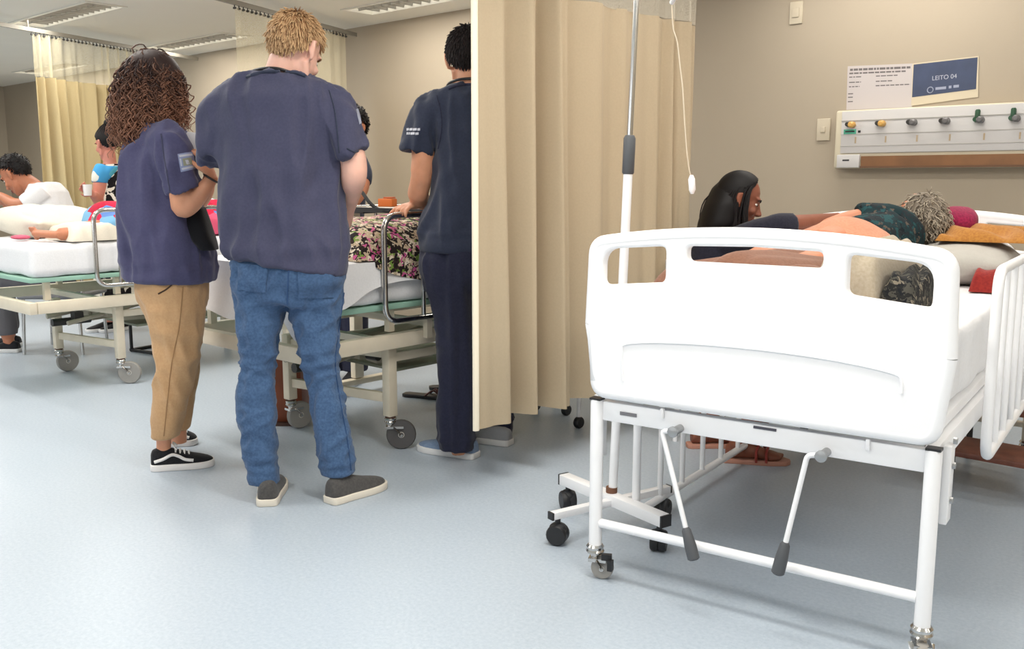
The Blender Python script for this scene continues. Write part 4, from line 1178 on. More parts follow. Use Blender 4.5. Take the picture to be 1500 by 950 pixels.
def patch(P, target, name, corners, m_, parent, off=.002, th=.0025, nu=10, nv=8, lines=None):
    """a thin piece sewn onto the garment: corners as seen, laid on the real surface"""
    bv = bvh_of(target); e = Vector((0, 0, EYE)) - P.B
    A, B, C_, D = [Vector((x, y)) for x, y in corners]; G = {}
    for j in range(nv + 1):
        for i in range(nu + 1):
            q = A.lerp(B, i / nu).lerp(D.lerp(C_, i / nu), j / nv)
            d = ray(q.x, q.y).normalized(); h = bv.ray_cast(e, d)
            if h[0] is None: return None
            nn = h[1] if h[1].dot(d) < 0 else -h[1]
            G[i, j] = (h[0] + nn * off, h[0] + nn * (off + th))
    V, F = [], []; n1 = nu + 1
    for s_ in (0, 1):
        for j in range(nv + 1):
            for i in range(n1): V.append(G[i, j][s_])
    k = n1 * (nv + 1)
    for j in range(nv):
        for i in range(nu):
            a = (j * n1 + i, j * n1 + i + 1, (j + 1) * n1 + i + 1, (j + 1) * n1 + i)
            F.append(tuple(x + k for x in a)); F.append(a[::-1])
    rim = list(range(n1)) + [j * n1 + nu for j in range(1, nv + 1)] + [nv * n1 + i for i in range(nu - 1, -1, -1)] + [j * n1 for j in range(nv - 1, 0, -1)]
    F += [(rim[i], rim[(i + 1) % len(rim)], k + rim[(i + 1) % len(rim)], k + rim[i]) for i in range(len(rim))]
    return obj(name, MB().add(V, F), m_, parent, angle=50)
def seam(P, target, name, pts, r, m_, parent, off=.001, n=8):
    bv = bvh_of(target); e = Vector((0, 0, EYE)) - P.B; out = []
    pp = path_smooth([(x, y, 0) for x, y in pts], n)
    for q in pp:
        d = ray(q.x, q.y).normalized(); h = bv.ray_cast(e, d)
        if h[0] is None: continue
        nn = h[1] if h[1].dot(d) < 0 else -h[1]; out.append(h[0] + nn * off)
    if len(out) < 2: return None
    return obj(name, MB().tube(out, r, 6), m_, parent)
def shoe(P, heel, toe, W, upper, sole_m, lace=None, stripe=None, hk=1.0, collar=None, sock=False):
    heel, toe = Vector(heel), Vector(toe); heel.z = toe.z = 0; d = toe - heel; L = d.length; d.normalize(); n = Vector((-d.y, d.x, 0))
    prof = [(0.0, .020, .052), (.03, .029, .066), (.12, .034, .072), (.26, .035, .071), (.36, .037, .066), (.5, .042, .056), (.66, .046, .045), (.8, .044, .038), (.91, .036, .032), (.975, .022, .026), (1.0, .008, .022)]
    R = []
    for t, w, h in prof:
        w *= W / .092; h = .016 + (h - .010) * hk
        c = heel + d * (t * L); ring = []
        for j in range(20):
            q = 2 * PI * j / 20; cs, sn_ = math.cos(q), math.sin(q); f = lambda v_, e: math.copysign(abs(v_) ** e, v_)
            z = .012 + (h - .012) * max(0, f(sn_, .75)) if sn_ > 0 else .012
            ring.append(c + n * (w * f(cs, .8)) + Vector((0, 0, z)))
        R.append(ring)
    up = blob('shoe', MB().rings(R), upper, P.root, .005, 3)
    out = []
    for s_ in (1, -1):
        seq = prof if s_ == 1 else prof[::-1]
        for t, w, h in seq:
            tt = -.012 + t * 1.03; q = heel + d * (tt * L) + n * (s_ * (w * W / .092 + .0045)); out.append((q.x, q.y))
    sm = MB().prism(out, 0, .027); obj('sole', sm, sole_m, up, bevel=.004, angle=50)
    if lace:
        lm_ = MB()
        for t in (.40, .47, .54, .61):
            h = .016 + (np.interp(t, [p[0] for p in prof], [p[2] for p in prof]) - .010) * hk
            c = heel + d * (t * L); lm_.tube(path_smooth([c - n * .024 + Vector((0, 0, h - .010)), c + Vector((0, 0, h + .004)), c + n * .024 + Vector((0, 0, h - .010))], 4), .0042, 6)
        for s_ in (-1, 1): lm_.tube(path_smooth([heel + d * (.38 * L) + Vector((0, 0, .075 * hk)), heel + d * (.36 * L) + n * s_ * .02 + Vector((0, 0, .085 * hk)), heel + d * (.42 * L) + n * s_ * .036 + Vector((0, 0, .07 * hk))], 5), .0032, 6)
        obj('lace', lm_, lace, up)
    if stripe:
        for s_ in (-1, 1):
            pts = []
            for t, hz in ((.06, .040), (.2, .050), (.34, .064), (.44, .058), (.55, .044), (.68, .038)):
                w = np.interp(t, [p[0] for p in prof], [p[1] for p in prof]) * W / .092
                hh = .016 + (np.interp(t, [p[0] for p in prof], [p[2] for p in prof]) - .010) * hk; sn_ = min(.98, max(0, (hz - .012) / (hh - .012))) ** (1 / .75); pr_ = math.sqrt(1 - sn_ ** 2) ** .8
                pts.append(heel + d * (t * L) + n * (s_ * (w * pr_ + .0015)) + Vector((0, 0, hz)))
            obj('stripe', MB().tube(path_smooth(pts, 5), .0065, 8, flat=None), stripe, up)
    return up
def edge_ring(P, ring, r, name, m_, parent): return obj(name, MB().tube(ring, r, 6, closed=True), m_, parent)

HAIR_R = lambda p: (p.z > .075 - 1.5 * max(0, -p.y + .02) and p.y < .075 and not (abs(p.x) > .06 and -.03 < p.y < .025 and p.z < .03)) and p.z > -.078

# ---- blond man, back to the viewer
B = (ground(390, 737) + ground(508, 733)) / 2 + Vector((0, .08, 0))
M1 = Person('man with short ginger blond hair, navy scrub shirt and blue jeans, seen from behind', B)
d0 = B.y
torso = [(366, 446, 107, d0, .055), (350, 464, 114, d0, .075), (327, 482, 125, d0, .09), (309, 495, 143, d0, .108), (306, 498, 170, d0 + .01, .120), (312, 497, 210, d0 + .01, .128), (321, 496, 250, d0, .13),
         (327, 497, 295, d0 - .01, .128), (330, 504, 340, d0 - .01, .132), (332, 508, 375, d0 - .01, .142)]
M1.rows(M1.body, torso, k=.82, kd=.6)
M1.rows(M1.body, [(340, 500, 360, d0, .11), (345, 500, 400, d0, .11), (350, 495, 430, d0, .10)])
hc = M1.pt(432, 76, d0 + .02); HM = head_matrix(math.radians(27), math.radians(30), 0)
M1.limb(M1.body, [(407, 128, d0 + .01, .066), (412, 108, d0 + .005, .057), (419, 85, d0 + .005, .055)])
head(M1.body, hc, HM, 1.0)
rarm = [(503, 190, d0, .044), (513, 218, d0 - .01, .047), (518, 240, d0 - .01, .047), (518, 259, d0 - .0, .046), (514, 280, d0 + .06, .039), (508, 306, d0 + .14, .030), (505, 328, d0 + .20, .026)]
M1.limb(M1.body, rarm)
w = M1.pt(505, 328, d0 + .20); hand(M1.body, w, (-.35, .35, -.5), (-.6, .4, .3), -1, 1, .5)
larm = [(315, 195, d0, .040), (317, 216, d0 + .04, .044), (338, 236, d0 + .12, .040), (375, 262, d0 + .20, .032), (400, 270, d0 + .22, .028)]
M1.limb(M1.body, larm); hand(M1.body, M1.pt(400, 270, d0 + .22), (1, .1, -.1), (0, .3, 1), 1, 1, .5)
legL = [(345, 420, 440, d0 - .01, .09), (350, 408, 500, d0 - .02, .082), (352, 402, 535, d0 - .02, .07), (348, 401, 575, d0 - .03, .072), (352, 402, 630, d0 - .05, .066), (362, 407, 690, d0 - .06, .056), (364, 409, 706, d0 - .06, .055)]
legR = [(420, 502, 440, d0 + .01, .09), (434, 497, 500, d0 + .0, .082), (445, 495, 540, d0 - .0, .07), (453, 503, 575, d0 - .01, .072), (460, 512, 630, d0 - .03, .066), (468, 518, 680, d0 - .04, .056), (470, 520, 694, d0 - .04, .055)]
M1.rows(M1.body, legL, k=.7); M1.rows(M1.body, legR, k=.7)
M1.limb(M1.body, [(387, 690, d0 - .05, .032), (391, 724, d0 - .05, .026)]); M1.limb(M1.body, [(495, 680, d0 - .02, .032), (499, 718, d0 - .01, .027)])
blob('body', M1.body, SKINP, M1.root, .0058, 3)
jm = MB()
M1.rows(jm, [(338, 503, 366, d0 - .01, .115), (339, 504, 385, d0 - .01, .128), (341, 504, 410, d0 - .01, .130), (343, 503, 432, d0, .12), (347, 502, 446, d0, .10)])
M1.rows(jm, [(341, 421, 405, d0 - .01, .115)] + legL); M1.rows(jm, [(418, 504, 405, d0, .115)] + legR)
jn = blob('jeans', jm, JEANS, M1.root, .0075, 3, cloth_post(.0062, 45, 38, 21, [(.50, .06, .0065, .045), (.12, .05, .006, .042)]))
for cs in (((350, 386), (392, 390), (390, 428), (349, 424)), ((436, 397), (486, 396), (488, 436), (438, 436))):
    patch(M1, jn, 'back_pocket', cs, JEANS, jn, .0015, .003)
STITCH = mat('denim_seam', srgb(44, 72, 112), .9)
seam(M1, jn, 'seam', [(424, 385), (422, 415), (421, 446)], .0028, STITCH, jn)
seam(M1, jn, 'seam', [(505, 420), (498, 470), (491, 530), (497, 580), (508, 640), (514, 688)], .0022, STITCH, jn)
sm_ = MB()
M1.rows(sm_, torso[:8] + [(329, 340, 504, 342, d0 - .01, .135), (331, 362, 508, 372, d0 - .01, .146), (334, 372, 508, 404, d0 - .01, .150)])
M1.limb(sm_, [(440, 141, d0, .060), (466, 148, d0, .068), (486, 164, d0, .074), (502, 190, d0 - .005, .070), (513, 219, d0 - .01, .070), (515, 224, d0 - .01, .0705)])
M1.limb(sm_, [(360, 140, d0, .058), (338, 150, d0, .066), (321, 170, d0, .068), (316, 195, d0 + .005, .062), (316, 230, d0 + .02, .060), (316, 235, d0 + .02, .0605)])
sh = blob('scrub_shirt', sm_, NAVY, M1.root, .0085, 9, cloth_post(.0105, 40, 8, 31, [(.87, .05, .006, .07)]))
seam(M1, sh, 'seam', [(482, 132), (490, 160), (494, 190), (497, 224)], .0022, NAVY3, sh)
seam(M1, sh, 'collar', [(362, 113), (385, 106), (410, 105), (432, 107), (448, 112)], .0065, NAVY3, sh)
seam(M1, sh, 'hem', [(508, 217), (518, 222), (528, 220)], .003, NAVY3, sh)
patch(M1, sh, 'sleeve_logo', ((521, 160), (524, 159), (529, 180), (526, 182)), mat('logo_white', srgb(150, 154, 172), .7), sh, .001, .0015, 4, 5)
obj('lanyard', MB().tube(path_smooth([M1.pt(366, 118, d0 + .10), M1.pt(368, 106, d0 + .03), M1.pt(381, 101, d0 - .03), M1.pt(403, 100, d0 - .06), M1.pt(425, 106, d0 - .045), M1.pt(440, 116, d0 + .01), M1.pt(440, 130, d0 + .10)], 6), .0055, 8), BLACKP, M1.root)
cap = hair_cap(M1, 'hair', hc, HM, HAIR_R, HAIRB, grow=1.05)
ho = obj('hair', cap, HAIRB, M1.root, angle=None)
R_s, N_s = scalp(2600, hc, HM, HAIR_R, seed=5)
crown = hc + HM @ Vector((0.0, -.05, .13)); dirs, ln_ = [], []
for p, nn in zip(R_s, N_s):
    away = (p - crown); away = away - nn * away.dot(nn); away = away.normalized() if away.length > 1e-4 else nn.orthogonal()
    q = HM.transposed() @ (p - hc)
    up_ = .5 if q.z > .09 else .3
    dirs.append(away * 1.0 + nn * up_ + Vector((rnd.gauss(0, .22), rnd.gauss(0, .22), rnd.gauss(0, .22))))
    ln_.append((.032 if q.z > .07 else (.022 if q.z < .0 else .032)) * rnd.uniform(.7, 1.2))
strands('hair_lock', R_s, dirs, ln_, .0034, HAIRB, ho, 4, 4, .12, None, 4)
face_parts(M1, hc, HM, brows=HAIRB)
SHOEG = cloth_mat('charcoal_canvas', srgb(72, 70, 70), srgb(84, 82, 80), scale=300, bump=.15); SOLEW = mat('off_white_sole', srgb(220, 212, 198), .6)
h1 = ground(391, 742) - M1.B; shoe(M1, h1, h1 + Vector((-.035, .27, 0)), .100, SHOEG, SOLEW, hk=1.3)
h2 = ground(482, 738) - M1.B; shoe(M1, h2, h2 + Vector((.165, .205, 0)), .100, SHOEG, SOLEW, hk=1.3)

# ---- woman with curly hair, in profile
B = ground(262, 686); B.z = 0
W1 = Person('woman with long curly brown hair, navy scrub top and tan trousers, turned right', B)
d0 = B.y
torso = [(206, 256, 182, d0, .07), (193, 270, 196, d0, .11), (184, 274, 214, d0, .14), (180, 280, 240, d0, .16), (179, 278, 270, d0, .165), (180, 288, 305, d0, .165), (182, 304, 340, d0, .165), (184, 313, 372, d0, .168)]
W1.rows(W1.body, torso, k=.8, kd=.7)
W1.rows(W1.body, [(205, 296, 372, d0, .12), (208, 296, 420, d0, .115), (214, 294, 450, d0, .1)])
hc = W1.pt(226, 128, d0); HM = head_matrix(math.radians(78), math.radians(12), 0)
W1.limb(W1.body, [(224, 195, d0, .062), (223, 175, d0, .050), (222, 150, d0, .050)])
head(W1.body, hc, HM, .97)
dn = d0 - .13
W1.limb(W1.body, [(258, 225, dn, .045), (263, 262, dn - .02, .044), (266, 288, dn - .03, .043), (268, 304, dn - .03, .039), (281, 297, dn - .03, .036), (297, 279, dn - .02, .030), (308, 264, dn - .01, .024), (311, 257, dn - .01, .0235)])
w = W1.pt(310, 258, dn - .01)
hand(W1.body, w, (-.33, .10, .8), (-.75, .25, -.1), 1, .86, .42, thumb=.8)
df = d0 + .15
W1.limb(W1.body, [(262, 225, df, .045), (272, 280, df, .042), (276, 308, df, .038), (300, 285, df - .05, .03), (306, 262, df - .1, .024)])
hand(W1.body, W1.pt(306, 262, df - .1), (-.2, -.2, .8), (-.7, -.3, 0), -1, .86, .5)
legN = [(206, 301, 425, d0 - .03, .105), (216, 299, 460, d0 - .04, .098), (225, 296, 490, d0 - .05, .09), (227, 291, 520, d0 - .05, .082), (226, 283, 550, d0 - .05, .074), (224, 274, 580, d0 - .05, .068), (222, 268, 610, d0 - .03, .062), (221, 261, 640, d0 - .01, .058)]
legF = [(222, 299, 425, d0 + .08, .095), (236, 296, 480, d0 + .12, .085), (236, 292, 530, d0 + .16, .075), (236, 284, 580, d0 + .20, .062), (237, 278, 628, d0 + .22, .055)]
W1.rows(W1.body, legN, k=.7); W1.rows(W1.body, legF, k=.7)
W1.limb(W1.body, [(241, 618, d0 - .03, .034), (240, 648, d0 - .0, .029), (240, 676, d0 + .005, .027)])
W1.limb(W1.body, [(260, 612, d0 + .22, .036), (262, 648, d0 + .22, .033)])
blob('body', W1.body, SKINM, W1.root, .0052, 3)
pm = MB(); W1.rows(pm, [(200, 300, 395, d0, .145), (203, 301, 415, d0, .15), (206, 301, 432, d0, .14), (214, 299, 452, d0, .12)]); W1.rows(pm, [(204, 301, 410, d0 - .03, .11)] + legN); W1.rows(pm, [(215, 300, 410, d0 + .06, .10)] + legF)
tr = blob('trousers', pm, TAN, W1.root, .0078, 3, cloth_post(.0055, 34, 20, 41, [(.55, .12, .003, .09)]))
seam(W1, tr, 'seam', [(268, 420), (262, 480), (252, 530), (246, 580), (240, 638)], .0022, mat('tan_seam', srgb(160, 124, 86), .9), tr)
seam(W1, tr, 'pocket_edge', [(232, 430), (243, 424), (252, 417)], .003, mat('dark_pocket_edge', srgb(70, 52, 38), .9), tr)
sm_ = MB(); W1.rows(sm_, torso + [(186, 403, 316, 400, d0, .172), (189, 408, 314, 413, d0, .172)])
W1.limb(sm_, [(226, 200, dn + .08, .060), (240, 203, dn + .03, .064), (251, 216, dn, .068), (258, 240, dn - .015, .068), (268, 272, dn - .03, .064), (270, 278, dn - .03, .0645)])
W1.limb(sm_, [(255, 200, df - .03, .06), (264, 230, df, .066), (272, 276, df, .064)])
sh2 = blob('scrub_shirt', sm_, NAVY2, W1.root, .0085, 9, cloth_post(.0105, 40, 8, 51, [(.78, .06, .006, .06)]))
LOGO = mat('logo_pale_blue', srgb(142, 152, 188), .7); LOGO2 = mat('logo_white_marks', srgb(196, 198, 208), .7); LOGOG = mat('logo_olive', srgb(150, 152, 130), .7)
lg_ = patch(W1, sh2, 'sleeve_crest', ((260, 226), (282, 222), (287, 247), (265, 252)), LOGO, sh2, .0012, .0014, 8, 8)
for cs, m_ in ((((262, 228), (280, 225), (281, 228), (263, 231)), LOGO2), (((267, 233), (279, 231), (281, 241), (269, 243)), LOGOG), (((271, 235), (275, 234), (277, 240), (273, 241)), LOGO2), (((266, 246), (284, 242), (285, 245), (267, 249)), LOGO2), (((263, 233), (265, 233), (267, 243), (265, 243)), LOGO2)):
    patch(W1, sh2, 'crest_mark', cs, m_, lg_ or sh2, .003, .0008, 5, 4)
seam(W1, sh2, 'seam', [(236, 196), (240, 225), (246, 262), (250, 286)], .0025, NAVY, sh2)
b0 = W1.pt(309, 261, dn - .01); bd = (W1.pt(311, 257, dn - .01) - W1.pt(300, 275, dn - .015)).normalized()
a_, c_ = bd.orthogonal().normalized(), None; c_ = bd.cross(a_)
obj('bracelet', MB().tube([b0 + (a_ * math.cos(q) + c_ * math.sin(q)) * .0275 for q in (2 * PI * i / 20 for i in range(20))], .0042, 6, closed=True), mat('dark_bracelet', srgb(40, 30, 28), .5), W1.root)
# curly hair
HC = lambda p: p.z > .06 - 1.4 * max(0, -p.y + .055) and p.z > -.075
ho = obj('hair', hair_cap(W1, 'hair', hc, HM, HC, HAIRC, .97, 1.12), HAIRC, W1.root, angle=None)
vol = MB(); W1.rows(vol, [(204, 254, 92, d0 + .0, .07), (196, 262, 120, d0, .085), (190, 258, 150, d0, .095), (188, 250, 180, d0, .095), (190, 234, 200, d0, .08)])
def lumpy(P_, N_): return P_ + N_ * (.010 * snoise(P_, 45, 3))[:, None]
blob('hair_volume', vol, HAIRC, ho, .009, 3, lumpy)
R_s, N_s = scalp(1700, hc, HM, HC, seed=9, k=1.0)
dirs = []; ln_ = []; drp = []
for p, nn in zip(R_s, N_s):
    q = HM.transposed() @ (p - hc)
    drp.append(.13 + .28 * max(0, min(1, (q.z - .06) / .06)))
    top = max(0, min(1, (q.z - .02) / .1))
    back = Vector((-.6, -.1, 0))
    tg = Vector((0, 0, -1)) + nn * nn.z + back * .12
    dirs.append(nn * (.58 - .42 * top) + tg * .8 + Vector((rnd.gauss(0, .16), rnd.gauss(0, .16), rnd.gauss(0, .1))))
    zend = W1.pt(0, 206, d0).z + rnd.gauss(-.01, .04) + .10 * max(0, q.y) / .1
    ln_.append(max(.07, (p.z - zend) * rnd.uniform(.8, 1.02) * (1 - .2 * top)))
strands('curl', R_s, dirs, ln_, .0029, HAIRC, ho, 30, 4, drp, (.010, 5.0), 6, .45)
face_parts(W1, hc, HM, .97)
gl = MB(); T = lambda p: hc + HM @ (Vector(p) * .97)
for s_ in (-1, 1):
    gl.tube([T((s_ * .031 + .021 * math.cos(q), .100, .003 + .017 * math.sin(q))) for q in (2 * PI * i / 16 for i in range(16))], .0018, 6, closed=True)
    gl.tube([T((s_ * .052, .098, .008)), T((s_ * .078, .05, .010)), T((s_ * .082, -.005, .010))], .0018, 6)
gl.tube([T((-.010, .101, .006)), T((.010, .101, .006))], .0018, 6)
obj('glasses', gl, BLACKP, W1.root)
BLKC = cloth_mat('black_canvas', srgb(26, 26, 30), srgb(34, 34, 38), scale=300); RUBW = mat('white_rubber', srgb(232, 228, 226), .5)
h1 = ground(222, 688) - W1.B; shoe(W1, h1, ground(313, 680) - W1.B, .096, BLKC, RUBW, mat('white_lace', srgb(230, 228, 226), .7), RUBW, hk=1.2)
h2 = ground(250, 652) - W1.B + Vector((0, .0, 0)); shoe(W1, h2, ground(289, 648) - W1.B + Vector((.10, .0, 0)) * 0 + Vector((0.0, 0, 0)), .094, BLKC, RUBW, mat('white_lace', srgb(230, 228, 226), .7), RUBW, hk=1.2)
# papers in her hand, black bag under her arm
pc = [W1.pt(*q) + W1.B for q in ((272, 195, dn + .05), (295, 198, dn + .03), (299, 238, dn + .01), (283, 242, dn + .02))]
pr_c = room((pc[0] + pc[2]) / 2)
q_ = [room(p) - pr_c for p in pc]; nn = (q_[1] - q_[0]).cross(q_[3] - q_[0]).normalized() * .003
pp_ = thing('papers', 'white sheets of paper held up by the curly-haired woman', 'paper', pr_c)
for i in range(3):
    o_ = nn * (i * 1.6)
    sh_ = [p + o_ + Vector((0, 0, .004 * i)) for p in q_]
    obj('sheet', MB().add(sh_ + [p + nn * .6 for p in sh_], [(3, 2, 1, 0), (4, 5, 6, 7), (0, 1, 5, 4), (1, 2, 6, 5), (2, 3, 7, 6), (3, 0, 4, 7)]), PAPER, pp_, smooth=False)
bgm = MB(); W1.rows(bgm, [(276, 299, 303, d0 - .06, .04), (272, 304, 318, d0 - .06, .05), (274, 309, 335, d0 - .06, .055), (284, 315, 352, d0 - .07, .055), (296, 319, 366, d0 - .07, .045)], e=3.2)
off_ = W1.B; bgm.v = [tuple(room(Vector(v_) + off_)) for v_ in bgm.v]
c_b = Vector(bgm.v[0]); cb = Vector((sum(v_[0] for v_ in bgm.v) / len(bgm.v), sum(v_[1] for v_ in bgm.v) / len(bgm.v), min(v_[2] for v_ in bgm.v)))
bgm.v = [tuple(Vector(v_) - cb) for v_ in bgm.v]
bg_ = blob('bag', bgm, cloth_mat('black_bag_cloth', srgb(20, 20, 24), scale=200), None, .008, 3, cloth_post(.003, 14, 8, 5), cb); tag(bg_, 'black cloth bag hanging below the elbow of the curly-haired woman', 'bag')

# ---- dark-haired man half behind the curtain
B = ground(664, 668); B.z = 0; B = B + Vector((.10, .03, 0))
G = Person('dark-haired man in dark navy scrubs, half hidden by the central curtain', B)
d0 = B.y
torso = [(662, 728, 122, d0, .055), (648, 744, 130, d0, .08), (632, 756, 143, d0, .10), (626, 764, 160, d0, .115), (634, 766, 190, d0, .13), (640, 764, 222, d0, .135), (632, 762, 275, d0, .138), (621, 760, 320, d0, .145), (616, 760, 350, d0, .15)]
G.rows(G.body, torso, k=.82, kd=.65); G.rows(G.body, [(632, 746, 345, d0, .11), (634, 744, 400, d0, .11)])
hc = G.pt(686, 89, d0 + .02); HM = head_matrix(math.radians(6), math.radians(22), 0)
G.limb(G.body, [(692, 140, d0 + .0, .066), (691, 120, d0, .058), (690, 95, d0 + .005, .056)])
head(G.body, hc, HM, 1.0)
rp = lambda n_, z: Vector((ca * -2.937 + sa * n_, -sa * -2.937 + ca * n_, z)) - B     # a point over the chrome rail
w = rp(2.69, 1.046)
wpx = [(618, 190, d0, .048), (620, 225, d0 - .01, .047), (618, 255, d0 - .01, .043), (616, 268, d0 - .0, .043)]
P_ = [G.pt(x, y, d) for x, y, d, r in wpx] + [G.pt(612, 288, d0 + .03), w + Vector((.012, .01, .012)), w]
G.body.tube(path_smooth(P_, 5), [.048] * 5 + [.047] * 5 + [.044] * 5 + [.043] * 5 + [.037] * 5 + [.029] * 5 + [.026], 16)
hand(G.body, w, (-.669, -.743, -.10), (0, 0, -1), -1, 1.0, curls=(.35, .4, .45, .5), spread=.2, thumb=.4)
G.limb(G.body, [(757, 190, d0, .048), (764, 250, d0 + .02, .045), (752, 285, d0 + .12, .036), (720, 300, d0 + .22, .028)])
hand(G.body, G.pt(720, 300, d0 + .22), (-1, .3, 0), (0, 0, -1), 1, 1.0, .4)
legA = [(618, 692, 395, d0 - .02, .11), (632, 694, 450, d0 - .02, .10), (640, 695, 510, d0 - .03, .09), (645, 694, 560, d0 - .04, .08), (641, 694, 605, d0 - .05, .08), (640, 695, 635, d0 - .05, .08), (644, 696, 656, d0 - .05, .078)]
legB = [(688, 758, 395, d0 + .04, .11), (692, 756, 450, d0 + .10, .10), (696, 754, 510, d0 + .18, .09), (698, 752, 560, d0 + .24, .08), (700, 751, 600, d0 + .27, .075), (700, 750, 638, d0 + .28, .075)]
G.rows(G.body, legA, k=.62); G.rows(G.body, legB, k=.62)
G.limb(G.body, [(672, 640, d0 - .05, .036), (674, 664, d0 - .05, .036)]); G.limb(G.body, [(726, 625, d0 + .28, .036), (727, 645, d0 + .28, .036)])
blob('body', G.body, SKINM, G.root, .0056, 3)
pm = MB(); G.rows(pm, [(619, 757, 352, d0, .135), (617, 758, 375, d0, .14), (618, 758, 400, d0, .135), (622, 757, 425, d0 + .02, .115)]); G.rows(pm, [(617, 693, 375, d0 - .01, .115)] + legA); G.rows(pm, [(687, 759, 375, d0 + .02, .115)] + legB)
blob('trousers', pm, NAVYP, G.root, .0085, 3, cloth_post(.008, 40, 8, 61, [(.08, .05, .005, .05), (.5, .1, .004, .07)]))
sm_ = MB(); G.rows(sm_, torso + [(615, 362, 760, 362, d0, .153), (615, 368, 760, 367, d0, .153)])
G.limb(sm_, [(650, 150, d0, .068), (632, 166, d0, .074), (618, 190, d0 - .005, .066), (612, 216, d0 - .01, .066), (611, 222, d0 - .01, .0665)])
G.limb(sm_, [(742, 150, d0, .066), (757, 180, d0, .066), (762, 220, d0, .062)])
sh3 = blob('scrub_shirt', sm_, NAVY3, G.root, .0085, 9, cloth_post(.0095, 40, 8, 71, [(.92, .05, .004, .05)]))
LW = mat('logo_lettering_white', srgb(206, 208, 218), .7)
for yy in (187.5, 193.5):
    xx = 596.0
    for wd in ((3.2, 4.6, 5.2, 3.6) if yy < 190 else (2.0, 1.8, 6.2, 4.4)):
        patch(G, sh3, 'sleeve_lettering', ((xx, yy + .6), (xx + wd, yy), (xx + wd, yy + 3.4), (xx, yy + 4)), LW, sh3, .0012, .0008, 3, 2); xx += wd + .9
seam(G, sh3, 'seam', [(640, 140), (646, 165), (647, 190), (642, 218)], .0022, NAVYP, sh3)
seam(G, sh3, 'collar', [(658, 130), (672, 125), (690, 124), (708, 125)], .006, NAVYP, sh3)
obj('lanyard', MB().tube(path_smooth([G.pt(656, 138, d0 + .10), G.pt(656, 124, d0 + .03), G.pt(670, 117, d0 - .045), G.pt(692, 115, d0 - .065), G.pt(716, 118, d0 - .045), G.pt(728, 128, d0 + .03), G.pt(726, 142, d0 + .10)], 6), .0055, 8), BLACKP, G.root)
ho = obj('hair', hair_cap(G, 'hair', hc, HM, HAIR_R, HAIRK, grow=1.07), HAIRK, G.root, angle=None)
R_s, N_s = scalp(2200, hc, HM, HAIR_R, seed=15)
crown = hc + HM @ Vector((0, -.05, .13)); dirs = []
for p, nn in zip(R_s, N_s):
    away = (p - crown); away = away - nn * away.dot(nn); away = away.normalized() if away.length > 1e-4 else nn.orthogonal()
    dirs.append(away + nn * .45 + Vector((rnd.gauss(0, .15), rnd.gauss(0, .15), rnd.gauss(0, .15))))
strands('hair_lock', R_s, dirs, .030, .0034, HAIRK, ho, 4, 4, .1, None, 5)
face_parts(G, hc, HM)
SHB = cloth_mat('blue_grey_knit', srgb(112, 134, 164), srgb(128, 146, 172), scale=260); RUBG = mat('pale_rubber', srgb(222, 222, 222), .5)
hh = ground(698, 671) - B; shoe(G, hh, ground(615, 657) - B, .100, SHB, RUBG, hk=1.15)
hh = ground(748, 652) - B; shoe(G, hh, ground(668, 640) - B, .100, cloth_mat('grey_knit', srgb(150, 152, 156), scale=260), RUBG)
#@@PART5
# ---- seated woman with long black hair beside the white bed
B = ground(1080, 640); B = at(1058, 640, 4.18); B.z = 0
F = Person('seated woman with long black hair in dark clothes, leaning over the white bed', B)
d0 = B.y
hc = F.pt(1083, 294, d0 - .01); HM = head_matrix(math.radians(100), math.radians(18), math.radians(-4))
shp = [(1020, 1072, 345, d0, .08), (1008, 1082, 358, d0, .12), (1004, 1086, 385, d0 + .02, .14), (1006, 1084, 430, d0 + .04, .13), (1008, 1084, 480, d0 + .06, .13), (1004, 1090, 520, d0 + .08, .15)]
F.rows(F.body, shp, k=.88)
F.limb(F.body, [(1048, 355, d0, .06), (1056, 338, d0, .048), (1068, 318, d0, .047)])
head(F.body, hc, HM, .93)
arm = [(1068, 355, d0 - .09, .046), (1110, 342, d0 - .14, .044), (1140, 331, d0 - .16, .041), (1175, 327, d0 - .12, .038), (1215, 322, d0 - .03, .030), (1234, 319, d0 + .02, .025)]
F.limb(F.body, arm); hand(F.body, F.pt(1234, 319, d0 + .02), (.9, .35, -.12), (0, 0, -1), -1, .88, .25)
F.limb(F.body, [(1030, 365, d0 + .12, .046), (1050, 420, d0 + .16, .044), (1090, 425, d0 + .02, .036), (1110, 410, d0 - .06, .026)]); hand(F.body, F.pt(1110, 410, d0 - .06), (.8, -.2, .2), (0, .3, -1), 1, .88, .3)
